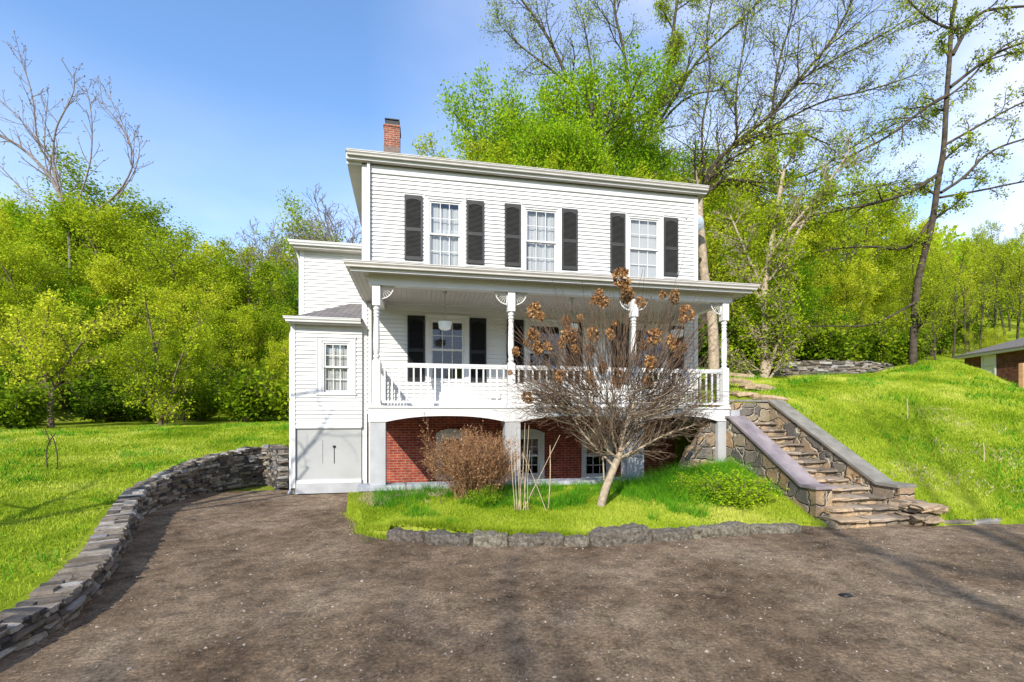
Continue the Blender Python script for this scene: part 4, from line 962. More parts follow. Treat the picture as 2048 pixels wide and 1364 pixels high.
# porch lamps
def lamp(px, py, wpx, label):
    Y = 11.5; x = U(px, Y); zb = ZZ(px, py, Y); R_ = .165
    e = empty('pendant_lamp', (x, Y, zb)); tag(e, label, 'hanging lamp', 'white drum lamps hanging in the porch')
    m = MB(); m.lathe([(R_*.98, .19), (R_, .185), (R_*.9, .045), (R_*.84, .03), (R_*.5, .0), (R_*.2, -.01)], (0, 0, 0), 32); m.build('lamp_shade', M['lamp'], e, False)
    m = MB(); top_ = CZl-.012-zb; z = .2; k = 0
    m.lathe([(.05, top_-.03), (.05, top_)], (0, 0, 0), 14); m.lathe([(.03, .19), (.03, .215), (.01, .23)], (0, 0, 0), 10)
    while z < top_-.03:
        ring = [(.011*cos(t)*(1 if k % 2 else 0), .011*cos(t)*(0 if k % 2 else 1), z+.018+.021*sin(t)) for t in np.linspace(0, 2*pi, 9)]
        m.tube(ring, .006, 4); z += .033; k += 1
    m.build('chain', M['iron'], e)
lamp(890, 660, 29, 'white drum lamp hanging before the leftmost porch window')
lamp(1144, 664, 29, 'white drum lamp hanging near the front door, behind the hydrangea flower heads')
lamp(1354, 675, 28, 'white drum lamp hanging at the right end of the porch')
# satellite dish on the right side wall
m = MB(); m.lathe([(.02, 0), (.16, .02), (.26, .06), (.27, .065), (.25, .065), (.15, .03), (.02, .01)], (0, 0, 0), 24)
e = empty('satellite_dish', (X1+.10, YW+.30, zc(1394, 440))); tag(e, 'small pale satellite dish fixed beside the upper right corner of the house', 'satellite dish')
o = m.build('dish', plain('dish_paint', (.45, .52, .62), .4), e, True); o.rotation_euler = (radians(-60), 0, radians(-50)); 
m = MB(); m.tube([(-.26, .0, -.1), (-.1, .0, -.1), (0, .0, 0)], .018, 6); m.tube([(0, 0, 0), (.05, -.3, -.12), (.07, -.33, -.04)], .01, 5); m.build('mount', M['iron'], e)

# ---------------------------------------------------------------- stone staircase on the right of the porch
st = empty('stone_staircase', (8.2, 9, -.5)); tag(st, 'fieldstone staircase with sloping grey coping slabs, right of the porch', 'staircase')
def sp(o, par=st):
    o.parent = par
    o.location = tuple(-a for a in st.location) if par is st else (0, 0, 0)
    return o
LX0, LX1 = 7.36, 7.72; RX0, RX1 = 9.02, 9.36
lt, lb, rt, rb = (10.25, 1.50), (8.05, .16), (10.95, 1.93), (7.95, .17)
def sidewall(x0, x1, t, b, back, front, zlow):
    m = MB(); poly = [(front, zlow), (front, b[1]), (b[0], b[1]), (t[0], t[1]), (back, t[1]), (back, zlow)]
    m.prismx(poly, x0, x1); return sp(m.build('side_wall', M['masonry']))
sidewall(LX0, LX1, lt, lb, 10.9, 7.72, -.75); sidewall(RX0, RX1, rt, rb, 11.3, 7.5, -.75)
m = MB(); m.box((7.5, 10.95, -.4), (RX0, 11.3, 1.9)); m.box((7.50, 10.36, 1.0), (LX0+.3, 10.95, 1.47)); sp(m.build('back_wall', M['masonry']))
def coping(x0, x1, t, b, back, front, cm='coping'):
    o_ = .05; th_ = .06
    pts = [(front, b[1]), (b[0], b[1]), (t[0], t[1]), (back, t[1])]
    m = MB(); V = []; n = len(pts)
    for y, z in pts: V += [(x0-o_, y, z+.001), (x1+o_, y, z+.001), (x1+o_, y, z+th_), (x0-o_, y, z+th_)]
    Fc = []
    for i in range(n-1):
        a, b_ = i*4, i*4+4
        for k in range(4): Fc.append((a+k, b_+k, b_+(k+1) % 4, a+(k+1) % 4))
    Fc += [(0, 1, 2, 3), ((n-1)*4+3, (n-1)*4+2, (n-1)*4+1, (n-1)*4)]
    m.add(V, Fc); return sp(m.build('coping', M[cm]))
coping(LX0, LX1, lt, lb, 10.62, 7.66); coping(RX0, RX1, rt, rb, 11.3, 7.5, 'coping2')
m = MB(); m.box((7.52, 10.93, 1.93), (RX0-.05, 11.32, 1.985)); sp(m.build('coping', M['coping2']))
# steps
r = np.random.RandomState(77); nst = 12; zs_ = np.r_[-.34, -.18, -.03, .10, np.linspace(.22, 1.40, 8)]; ys_ = np.r_[7.32, 7.55, 7.8, 8.15, np.linspace(8.6, 10.7, 8)]
for i in range(nst):
    xa, xb = (LX1+.002, RX0-.002) if ys_[i] > 7.78 else (LX1-.10*(3-i), RX0+.10)
    z1_ = zs_[i]; zprev = zs_[i-1] if i else -.62; y0_ = ys_[i]; y1_ = (ys_[i+1]+.25) if i < nst-1 else 10.94
    items = []; x = xa
    while x < xb-.02:
        w1 = min(r.uniform(.28, .7), xb-x); w1 = xb-x if xb-x-w1 < .15 else w1
        items.append(rock(r, (w1*.99, y1_-y0_+.06, .055), .05, .05)+np.array([x+w1/2, (y0_+y1_)/2-.02, z1_-.028])); x += w1
    x = xa
    while x < xb-.02:
        w1 = min(r.uniform(.14, .42), xb-x); w1 = xb-x if xb-x-w1 < .1 else w1
        items.append(rock(r, (w1*.97, .3, (z1_-zprev)-.045), .07, .12)+np.array([x+w1/2, y0_+.18, (z1_-.055+zprev)/2])); x += w1
    V, Fc = stones_mesh(items); o = mesh_np('step', V, Fc, M['treadstone']); sp(o)
    mb_ = MB(); mb_.box((xa+.01, y0_+.05, -.7), (xb-.01, y1_, z1_-.05)); mb_.build('mortar_core', M['masonry'], o)
# flank stones spreading at the foot of the stair
items = []
for k in range(46):
    items.append(orient(rock(r, (r.uniform(.2, .5), r.uniform(.2, .4), r.uniform(.06, .14))), r.uniform(-.3, .3), (RX1-.2+abs(r.normal(0, .12)), 7.5+r.uniform(-.35, .45), -.45+r.uniform(0, .35))))
V, Fc = stones_mesh(items); sp(mesh_np('footing_stones', V, Fc, M['treadstone']))
# white block step on the deck end
m = MB(); m.box((PX1+.025, YB-.05, DT-.24), (PX1+.26, YB+.7, DT-.06)); hp(m.build('side_step', M['concrete']))
# foundation wall between porch and stair, sloping left edge
m = MB(); m.prism([(6.1, -.5), (LX0-.002, -.5), (LX0-.002, 1.42), (7.0, 1.42), (6.62, .85), (6.5, .8), (6.22, .2)], YB+.10, YB+.36)
o = m.build('foundation_wall', M['masonry']); tag(o, 'tan fieldstone foundation wall between the porch piers and the staircase', 'foundation wall')
# low stone border at the foot of the slope
bp = [(9.55, 7.3), (11.0, 7.22), (13, 7.05), (16, 6.8), (20, 6.4)]
r = np.random.RandomState(99); Q, S = resample(bp, .1); s = 0; items = []
while s < S[-1]:
    ln = r.uniform(.35, .9); x = np.interp(s+ln/2, S, Q[:, 0]); y = np.interp(s+ln/2, S, Q[:, 1])
    items.append(orient(rock(r, (ln, .3, .12), .08), -.06+r.normal(0, .03), (x-bp[0][0], y-bp[0][1], .04+r.normal(0, .01)))); s += ln
V, Fc = stones_mesh(items); o = mesh_np('stone_border', V, Fc, M['drystone']); o.location = (bp[0][0], bp[0][1], DZ); tag(o, 'low flat stone border along the foot of the right-hand slope', 'stone border')
# loose rocks on the bank between house corner and ruined wall
rk = [(1480, 735, 17, .9, .25), (1515, 790, 14.5, 1.0, .22), (1478, 765, 15.5, .8, .2), (1535, 815, 13.2, .9, .16), (1490, 795, 13.6, .7, .18)]
bank = ['long pale rock on the bank, highest beside the porch corner', 'broad pale rock on the bank above the stair coping', 'flat rock on the bank just right of the porch column', 'thin pale slab lying near the top corner of the far coping', 'small rock lying low on the bank beside the porch']
for i, (px, py, d, w1, h1) in enumerate(rk):
    x, y, _ = atd(px, py, d); v = rock(r, (w1, w1*.6, h1), .07, .2); o = mesh_np('bank_rock', v, RFn, M['treadstone'], None, False)
    o.location = (x, y, gz(x, y)+h1*.2); o.rotation_euler = (.05, .1, r.uniform(-.4, .4)); tag(o, bank[i], 'rock', 'rocks on the right-hand bank')
# dark drain spot / stone in the drive
gx, gy = G(1692, 1192, DZ); v = rock(r, (.13, .09, .03), .1, .3); o = mesh_np('drain_cover', v, RFn, M['black'], None, True); o.location = (gx, gy, DZ+.012); tag(o, 'small black round cover set in the driveway', 'cover')

# ---------------------------------------------------------------- shingled outbuilding beyond the crest
cyd = 23.0
cb_ = empty('shingled_cottage', (U(2000, cyd), cyd, 2.2)); tag(cb_, 'low brown shingle-sided cottage with white eaves beyond the slope', 'cottage')
# its front faces the camera obliquely: wall line through two surveyed points
p0 = np.array(atd(1922, 715, 27)); p1 = np.array(atd(2150, 677, 21))
pd = (p1-p0)[:2]; L_ = np.linalg.norm(pd); pd = pd/L_; ang = atan2(pd[1], pd[0])
cb_.location = (p0[0], p0[1], 2.4); cb_.rotation_euler = (0, 0, ang)
ez_ = p0[2]-2.4+.05
def w2(px, py, Y=0):    # local u along the wall for a photo column
    best = min(np.linspace(0, L_*1.2, 400), key=lambda u: abs(proj(p0[0]+pd[0]*u, p0[1]+pd[1]*u, 3)[0]-px)); return best
m = MB(); u0w, u1w = w2(1963, 0), w2(1992, 0)
L2 = L_+3
backing(m, (0, 0), (1, 0), (0, -1), .25, L2, -1.5, ez_-.1, [(u0w, u1w, ez_-1.35, ez_-.1)]); m.box((.25, .12, -1.5), (.37, 7, ez_-.1)); m.box((L2-.12, .12, -1.5), (L2, 7, ez_-.1)); m.build('wall', M['shinglewall'], cb_)
m = MB(); m.box((u0w, -.02, ez_-1.35), (u0w+.1, .03, ez_-.16)); m.box((u1w-.1, -.02, ez_-1.35), (u1w, .03, ez_-.16)); m.box((u0w+.1, -.02, ez_-.26), (u1w-.1, .03, ez_-.16)); m.box((u0w+.1, -.02, ez_-1.35), (u1w-.1, .03, ez_-1.25)); m.box((u0w+.1, .0, ez_-.75), (u1w-.1, .03, ez_-.70)); wn = m.build('window', M['trim'], cb_)
m = MB(); m.box((u0w+.1, .03, ez_-1.3), (u1w-.1, .04, ez_-.2)); m.build('pane', M['curtain'], wn)
m = MB(); m.box((-.1, -.28, ez_-.14), (L2+.2, -.001, ez_+.03)); m.box((-.1, 0.001, ez_-.14), (.249, 7.2, ez_+.03)); m.build('eave_fascia', M['trim'], cb_)
m = MB(); top = [(-.15, -.32, ez_+.03), (L2+.3, -.32, ez_+.03), (L2-.5, 3.5, ez_+1.35), (2.6, 3.5, ez_+1.35), (-.15, 7.3, ez_+.03), (L2+.3, 7.3, ez_+.03)]
m.add(top+[(a, b, c-.06) for a, b, c in top], [(0, 1, 2, 3), (0, 3, 4), (3, 2, 5, 4), (1, 5, 2), (0, 6, 7, 1), (4, 10, 6, 0), (6, 9, 8, 7), (10, 11, 8, 9), (6, 10, 9), (7, 8, 11)]); m.build('roof', plain('grey_shingle', (.17, .155, .15), .95, .1, .3, 12, .5, 60), cb_)
x, y, z = atd(2044, 757, 17); m = MB(); m.box((-.06, -.06, -.8), (.06, .06, .55)); m.box((-.4+.0, -.03, .3), (-.061, .03, .42)) if False else None
m.box((.061, -.03, .28), (1.2, .03, .42)); m.box((.061, -.03, -.1), (1.2, .03, .04)); o = m.build('wooden_fence', M['wood']); o.location = (x, y, z); tag(o, 'raw orange wooden fence end at the right edge below the cottage', 'fence')
# ---------------------------------------------------------------- trees
class Tree:
    def __init__(s, seed): s.r = np.random.RandomState(seed); s.br = []; s.tips = []
    def rot(s, d, ang, az):
        d = d/np.linalg.norm(d); ref = np.array([0, 0, 1.]) if abs(d[2]) < .9 else np.array([1., 0, 0])
        a = np.cross(d, ref); a /= np.linalg.norm(a); b = np.cross(d, a)
        return d*cos(ang)+(a*cos(az)+b*sin(az))*sin(ang)
    def grow(s, p, d, L, R, lv, P):
        n = P['seg'][lv]; st = L/n; pts = [np.array(p, float)]; dirs = []; d = np.array(d, float); d /= np.linalg.norm(d)
        for i in range(n):
            d = d+s.r.normal(0, P['wig'][lv], 3)+np.array([0, 0, P['trop'][lv]]); d /= np.linalg.norm(d); pts.append(pts[-1]+d*st); dirs.append(d)
        rad = np.linspace(R, max(R*P['tap'][lv], P['rmin']), n+1)
        s.br.append((np.array(pts), rad, lv)); s.spawn(np.array(pts), rad, L, lv, P)
        if lv >= P['leaflv']: s.tips.append((np.array(pts), lv))
    def spawn(s, pts, rad, L, lv, P):
        if lv >= len(P['seg'])-1: return
        n = len(pts)-1; k = P['n'][lv]; az = s.r.uniform(0, 6)
        for q in range(k):
            t = P['st'][lv]+(1-P['st'][lv])*(q+s.r.uniform(.1, .9))/k; f = t*n; i = min(int(f), n-1); u = f-i
            p = pts[i]*(1-u)+pts[i+1]*u; dd = pts[i+1]-pts[i]; az += 2.4+s.r.normal(0, .4)
            cd = s.rot(dd, radians(P['ang'][lv]*s.r.uniform(.7, 1.25)), az); r0 = (rad[i]*(1-u)+rad[i+1]*u)*P['rr'][lv]
            s.grow(p, cd, L*P['lr'][lv]*(1-.45*(t-P['st'][lv])/(1.001-P['st'][lv]))*s.r.uniform(.75, 1.2), r0, lv+1, P)
    def guide(s, pts, r0, r1, lv, P, L=None, k=None):
        pts = np.array(pts, float); pts[1:-1] += s.r.normal(0, .02*np.linalg.norm(pts[-1]-pts[0])/3, pts[1:-1].shape); pts = smooth_path(pts, 2)
        rad = np.linspace(r0, r1, len(pts))
        s.br.append((pts, rad, lv)); Ln = np.linalg.norm(np.diff(pts, axis=0), axis=1).sum() if L is None else L
        if k is not None: P = dict(P); P['n'] = list(P['n']); P['n'][lv] = k
        s.spawn(pts, rad, Ln, lv, P)
    def wood(s, name, mat, parent, sides=(9, 6, 4, 3, 3), lvs=None):
        V = []; Fq = []; k = 0
        for p, r, lv in s.br:
            if lvs is not None and lv not in lvs: continue
            v, f = tube_np(p, r, sides[min(lv, len(sides)-1)]); V.append(v); Fq.append(f+k); k += len(v)
        if not V: return None
        return mesh_np(name, np.concatenate(V), np.concatenate(Fq), mat, parent, True)
    def leaves(s, name, mat, parent, per, size, spread, droop=0, keep=1.0):
        r = s.r; C0 = []
        for p, lv in s.tips:
            if r.rand() > keep: continue
            n = max(1, int(per*r.uniform(.5, 1.5))); t = r.uniform(.15, 1.05, n)*(len(p)-1); i = np.clip(t.astype(int), 0, len(p)-2); u = (t-i)[:, None]
            C0.append(p[i]*(1-u)+p[i+1]*u+r.normal(0, spread, (n, 3)))
        c = np.concatenate(C0); return leafquads(name, c, size, mat, parent, r)
def leafquads(name, c, size, mat, parent, r, up=.35):
    n = len(c); a = r.normal(0, 1, (n, 3)); a /= np.linalg.norm(a, axis=1)[:, None]; nrm = r.normal(0, 1, (n, 3))+np.array([0, -.15, up])
    b = np.cross(nrm, a); b /= np.linalg.norm(b, axis=1)[:, None]+1e-6
    s = (size*r.uniform(.55, 1.35, n))[:, None]
    V = np.stack([c-a*s*.6, c+b*s*.36+a*s*.05, c+a*s*.6, c-b*s*.36+a*s*.05], 1)+0
    return mesh_np(name, V.reshape(-1, 3), np.arange(4*n).reshape(-1, 4), mat, parent)
def base(**k):
    P = dict(seg=[7, 6, 5, 4], wig=[.07, .13, .18, .22], trop=[.03, .05, .03, .0], tap=[.35, .3, .3, .3], rmin=.004, n=[9, 6, 5], st=[.25, .2, .2], ang=[52, 45, 42], rr=[.55, .6, .6], lr=[.55, .5, .5], leaflv=2)
    P.update(k); return P
def make_tree(name, seed, H, R, P, mat_leaf, per, lsize, spread, label, cat, group, bark='bark', keep=1.0, stems=1, lean=.08, mind=None):
    e = empty(name); tag(e, label, cat, group); t = Tree(seed)
    for k in range(stems):
        a = t.r.uniform(0, 6.3); ln = lean if stems == 1 else .28
        t.grow((.12*cos(a)*(stems > 1), .12*sin(a)*(stems > 1), -.3), (ln*cos(a), ln*sin(a), 1), H*t.r.uniform(.85, 1), R, 0, P)
    tr = t.wood('trunk', M[bark], e)
    if mat_leaf: t.leaves('crown', M[mat_leaf], e, per, lsize, spread, keep=keep)
    return e
LG = 'yellow-green trees of the thicket on the left'
RG = 'spring trees of the wood on the right'
protos = []
for i, (mt, H, per, ls_, spd) in enumerate((('leaf_y', 8, 34, .10, .17), ('leaf_y', 8, 30, .095, .2), ('leaf_g', 8, 34, .10, .18), ('leaf_y', 8, 19, .09, .22))):
    P = base(n=[14, 7, 5], st=[.10, .15, .2], lr=[.50, .5, .55], ang=[58, 48, 45], trop=[.02, .07, .04, .02])
    protos.append(make_tree('thicket_tree', 100+i, H, .11, P, mt, per, ls_, spd, 'spring tree', 'tree', LG, 'bark' if i != 3 else 'bark_dark', stems=1+(i % 2)))
# sparse upright woodland tree
for i in range(2):
    P = base(n=[12, 6, 5], st=[.35, .2, .2], lr=[.36, .5, .5], ang=[46, 42, 40], trop=[.03, .09, .05, .02])
    protos.append(make_tree('woodland_tree', 120+i, 8, .085, P, 'leaf_s' if i else 'leaf_y', 11, .075, .12, 'thin tree', 'tree', RG, 'bark_dark'))
P = base(seg=[7, 6, 5, 4], n=[14, 7, 5], st=[.2, .15, .15], lr=[.45, .5, .5], ang=[38, 38, 36], trop=[.03, .12, .08, .05], rmin=.009)
protos.append(make_tree('bare_tree', 130, 8, .08, P, None, 0, 0, 0, 'bare tree', 'tree', 'leafless trees on the skyline behind the wing', 'bare'))
P = base(seg=[9, 6, 5, 4], n=[20, 9, 6], st=[.22, .15, .15], lr=[.42, .5, .5], ang=[60, 48, 45], trop=[.02, .08, .04, .02])
protos.append(make_tree('crown_tree', 140, 8, .12, P, 'leaf_g', 28, .06, .15, 'green tree', 'tree', 'dense green trees behind the house roof', 'bark_dark'))
P = base(seg=[9, 6, 5, 4], n=[20, 9, 6], st=[.15, .15, .15], lr=[.42, .5, .5], ang=[60, 48, 45], trop=[.02, .08, .04, .02])
protos.append(make_tree('crown_tree', 141, 8, .12, P, 'leaf_y', 24, .06, .10, 'green tree', 'tree', 'low yellow treetops behind the gutter', 'bark_dark'))
used = set()
def plant(i, px, d, ytop, label, group, sc_w=1.0, seed=0, dz=0, basez=None, name=None):
    x, y, _ = atd(px, 835, d); zb = gz(x, y) if basez is None else basez; H = (HOR-ytop)*d/F+CZ-zb; s = max(.25, H/(8.3))
    o = protos[i] if i not in used else copy_tree(protos[i]); used.add(i)
    r = random.Random(seed*7919+int(px)*13+int(d*10)); o.location = (x, y, zb+dz); k = s*sc_w
    o.scale = (k, k, s); o.rotation_euler = (0, 0, r.uniform(0, 6.28)); o['label'] = label
    if group: o['group'] = group
    elif 'group' in o: del o['group']
    return o
proto_order = {}
def prof(pts):
    P = np.array(pts, float); return lambda x: float(np.interp(x, P[:, 0], P[:, 1]))
topL = prof([(-200, 390), (0, 380), (150, 388), (280, 410), (380, 470), (450, 460), (520, 450), (600, 452), (720, 480)])
rr_ = random.Random(5)
LBL = {30: 'yellow-green tree in the farther rows of the thicket left of the house', 24: 'leafy yellow-green tree in the front row of the thicket behind the left lawn', 38: 'green tree on the skyline of the thicket left of the house'}
for d, step, lo, hi, key in ((47, 62, 0, 30, 38), (38, 70, 20, 90, 30), (31, 82, 80, 190, 30), (25.5, 98, 190, 300, 24)):
    px = -150+rr_.uniform(0, 40)
    while px < 640:
        i = rr_.choice([0, 1, 2, 3, 0, 1]) if d < 45 else rr_.choice([0, 1, 3, 4, 5])
        plant(i, px+rr_.uniform(-15, 15), d+rr_.uniform(-2, 2), topL(px)+rr_.uniform(lo, hi), LBL[key], {38: 'skyline trees left of the house', 30: LG, 24: 'front-row trees of the left thicket'}[key], rr_.uniform(.95, 1.35), rr_.randint(0, 999))
        px += step*rr_.uniform(.8, 1.2)
for px, yt in ((640, 428), (560, 432), (590, 445)): plant(6, px, 42, yt, 'leafless grey tree on the skyline behind the left wing', 'leafless trees behind the wing', 1.2, px)
plant(6, 705, 40, 405, 'leafless dark tree rising just left of the main house corner', None, 1.3, 2)
# right wood
topR = prof([(1380, 350), (1450, 355), (1550, 365), (1650, 395), (1750, 420), (1850, 455), (1950, 470), (2048, 440), (2200, 430)])
LR = 'yellow-green tree in the dense wood beyond the ruined wall on the right'
for d, step, lo, hi in ((52, 70, 0, 30), (42, 60, 5, 60), (34, 68, 30, 120), (28, 85, 110, 210)):
    px = 1330+rr_.uniform(0, 50)
    while px < 2250:
        sp_ = px > 1840
        i = rr_.choice([4, 5, 4, 3]) if sp_ else rr_.choice([0, 1, 2, 3, 0, 4, 1])
        plant(i, px+rr_.uniform(-15, 15), d+rr_.uniform(-2, 2), topR(px)+rr_.uniform(lo, hi), 'thin upright sparse tree at the far right behind the cottage' if sp_ else LR, 'thin upright trees at the far right' if sp_ else RG, rr_.uniform(.9, 1.25) if not sp_ else rr_.uniform(.6, .8), rr_.randint(0, 999))
        px += step*rr_.uniform(.8, 1.2)*(.75 if sp_ else 1)
# behind the house: the full green crown right of the chimney and the brushy yellow growth under it
BG = 'dense green trees behind the house roof'
for px, d, yt, i in ((985, 27, 290, 7), (1010, 26.5, 235, 7), (1035, 27.5, 190, 7), (1270, 28, 260, 7), (950, 26, 310, 7), (1020, 29, 205, 7), (1048, 28, 160, 7), (1090, 29, 125, 7), (1160, 28, 115, 7), (1225, 30, 200, 7), (1060, 26, 250, 7), (1130, 25, 245, 7), (1195, 26, 250, 7)):
    plant(i, px, d, yt+10, 'dense bright green tree rising behind the house roof', BG, .98, px)
for px, d, yt in ((1090, 23, 300), (1180, 23, 325), (1270, 23.5, 320), (1350, 23, 335), (1000, 23, 320)):
    plant(8, px, d, yt+15, 'low yellow-green treetop just above the house gutter', 'low yellow treetops behind the gutter', 1.2, px)
for px, d, yt in ((1870, 26, 520), (1905, 31, 470), (1935, 27, 500), (1960, 33, 455), (1985, 29, 480), (2010, 34, 440), (2035, 28, 470), (2060, 32, 440), (2090, 28, 460), (1890, 37, 460), (1950, 38, 450), (2020, 38, 445), (1845, 30, 480)):
    plant(rr_.choice([4, 5, 4]), px, d, yt, 'thin upright sparse tree at the far right behind the cottage', 'thin upright trees at the far right', .8, px)
# hero trees -------------------------------------------------
def hero(name, label, d, stems, P, leaf, per, ls_, spd, bark, seed, keep=1.0, cat='tree', rscale=1.0):
    """stems: list of (pixel polyline, r0, r1, level, children, child length)"""
    bx, by, bz = atd(*stems[0][0][0][:2], d); zb = gz(bx, by); e = empty(name, (bx, by, zb)); tag(e, label, cat); t = Tree(seed)
    for pl, r0, r1, lv, k, L in stems:
        pts = []
        for q in pl:
            dd = d+(q[2] if len(q) > 2 else 0); p = atd(q[0], q[1], dd); pts.append((p[0]-bx, p[1]-by, p[2]-zb))
        if lv == 0: pts = [(pts[0][0], pts[0][1], min(-.5, pts[0][2]-.3))]+pts
        t.guide(pts, r0, r1, lv, P, L, k)
    t.wood('trunk', M[bark], e)
    if leaf: t.leaves('crown', M[leaf], e, per, ls_, spd, keep=keep)
    return e, t
Ph = base(seg=[7, 6, 5, 4, 3], n=[10, 7, 8, 5], st=[.15, .1, .1, .1], lr=[.5, .55, .52, .55], ang=[42, 40, 40, 42], wig=[.06, .1, .14, .18, .2], trop=[.02, .06, .04, .02, .02], tap=[.35, .3, .3, .35, .5], rr=[.55, .6, .6, .6], rmin=.009, leaflv=3)
hero('tall_budding_tree', 'very tall budding tree with several dark trunks behind the middle of the house', 30, [
    ([(1255, 560), (1262, 430), (1275, 340), (1290, 250), (1330, 150), (1350, 60), (1365, -60)], .32, .05, 0, 14, 6),
    ([(1275, 340), (1305, 270), (1345, 205), (1400, 120), (1470, 50), (1540, -20)], .15, .04, 1, 13, 6),
    ([(1215, 480), (1190, 330), (1170, 250), (1140, 170), (1105, 90), (1060, 20), (1020, -30)], .18, .04, 1, 15, 6.5),
    ([(1140, 170), (1090, 130), (1040, 90), (1000, 50)], .08, .025, 1, 12, 4.5),
    ([(1262, 380), (1262, 300), (1262, 200), (1245, 100), (1235, 20), (1230, -40)], .17, .04, 1, 15, 6),
    ([(1190, 330), (1200, 250), (1185, 130), (1165, 30)], .10, .03, 1, 12, 5),
    ([(1300, 275), (1370, 190), (1450, 180)], .10, .03, 1, 7, 4)], Ph, 'leaf_s', 4.5, .095, .24, 'bark_dark', 201, keep=.95)
hero('spreading_tree', 'wide spreading mossy tree whose limbs sweep up right of the house roof', 22, [
    ([(1408, 720), (1402, 560), (1398, 470), (1395, 420)], .24, .17, 0, 0, 3),
    ([(1395, 430), (1410, 350), (1475, 285), (1545, 220), (1600, 160), (1660, 90), (1700, 20), (1730, -60)], .13, .03, 1, 22, 5.5),
    ([(1395, 425), (1430, 330), (1470, 290), (1530, 270), (1600, 265), (1660, 290)], .09, .025, 1, 15, 3.5),
    ([(1400, 400), (1440, 358), (1500, 365), (1545, 365)], .10, .04, 1, 12, 3),
    ([(1545, 220), (1560, 120), (1590, 20), (1600, -50)], .06, .02, 1, 15, 4.5),
    ([(1475, 285), (1470, 190), (1485, 90), (1500, 0)], .055, .02, 1, 14, 4.2),
    ([(1475, 285), (1560, 250), (1650, 200), (1740, 180), (1830, 150)], .06, .02, 1, 17, 4),
    ([(1545, 365), (1620, 350), (1700, 300), (1780, 250), (1850, 230)], .055, .02, 1, 16, 3.6),
    ([(1500, 365), (1580, 400), (1700, 390), (1800, 360)], .05, .02, 1, 14, 3.4),
    ([(1410, 350), (1400, 260), (1420, 160), (1410, 60), (1430, -20)], .06, .02, 1, 15, 4),
    ([(1600, 160), (1680, 110), (1780, 60), (1850, 10)], .05, .02, 1, 15, 4)], Ph, 'leaf_s', 3.6, .075, .2, 'bark_dark', 202, keep=.95)
hero('pale_trunk_tree', 'stout pale trunk standing against the right-hand corner of the house', 15.6, [
    ([(1428, 640), (1412, 560), (1402, 500), (1397, 430), (1400, 380)], .19, .08, 0, 2, 2)], base(n=[2, 3, 3]), None, 0, 0, 0, 'bark_pale', 203)
hero('forked_tree', 'forked yellow-green tree growing just above the staircase', 17.5, [
    ([(1527, 775), (1532, 720), (1527, 650), (1530, 590), (1540, 500), (1555, 400), (1570, 330)], .17, .05, 0, 12, 3.4),
    ([(1527, 770), (1548, 700), (1562, 640), (1565, 560), (1590, 470), (1640, 400)], .12, .04, 0, 11, 3.2),
    ([(1540, 510), (1600, 430), (1650, 380), (1700, 300)], .07, .03, 1, 9, 2.8),
    ([(1530, 590), (1490, 500), (1460, 430)], .07, .03, 1, 9, 2.5)], Ph, 'leaf_y', 3, .085, .16, 'bark_pale', 204, keep=.8)
hero('tall_crooked_tree', 'tall lone tree with crooked mossy trunk on the crest at far right', 19, [
    ([(1828, 722), (1830, 640), (1838, 590), (1850, 520), (1868, 440), (1880, 360), (1888, 300), (1893, 200), (1905, 100), (1918, 40), (1922, -60)], .15, .06, 0, 10, 2.4),
    ([(1868, 430), (1820, 500), (1750, 492), (1680, 495), (1630, 505)], .07, .02, 1, 12, 2.4),
    ([(1882, 345), (1830, 385), (1750, 410), (1660, 425), (1580, 445), (1500, 450)], .09, .02, 1, 16, 2.6),
    ([(1882, 385), (1930, 355), (1980, 300), (2060, 275), (2140, 260)], .07, .02, 1, 12, 2.6),
    ([(1880, 395), (1960, 380), (2050, 362), (2140, 350)], .05, .02, 1, 8, 2),
    ([(1895, 190), (1850, 215), (1780, 270), (1700, 310), (1640, 350)], .08, .02, 1, 14, 2.6),
    ([(1900, 175), (1960, 130), (2000, 100), (2080, 75), (2140, 60)], .08, .02, 1, 12, 2.6),
    ([(1893, 195), (1940, 160), (1975, 115), (2060, 100)], .05, .02, 1, 8, 2.2),
    ([(1917, 62), (1880, 50), (1840, 25), (1800, -20)], .06, .02, 1, 9, 2.3),
    ([(1905, 110), (1950, 30), (2000, 12), (2100, 10)], .08, .03, 1, 9, 2.4),
    ([(1890, 290), (1960, 250), (2048, 200), (2120, 180)], .06, .02, 1, 11, 2.4),
    ([(1838, 600), (1790, 630), (1740, 650), (1660, 650), (1580, 655)], .05, .02, 1, 10, 1.8)], base(seg=[7, 6, 5, 4, 3], n=[6, 5, 5, 3], st=[.15, .15, .1, .1], lr=[.5, .42, .45, .5], ang=[50, 48, 45, 45], wig=[.08, .14, .18, .2, .2], trop=[0, .03, 0, -.02, 0], tap=[.35, .3, .3, .35, .5], rr=[.55, .6, .6, .6], rmin=.006, leaflv=3), 'leaf_s', 6, .075, .10, 'bark_dark', 205, keep=.9)
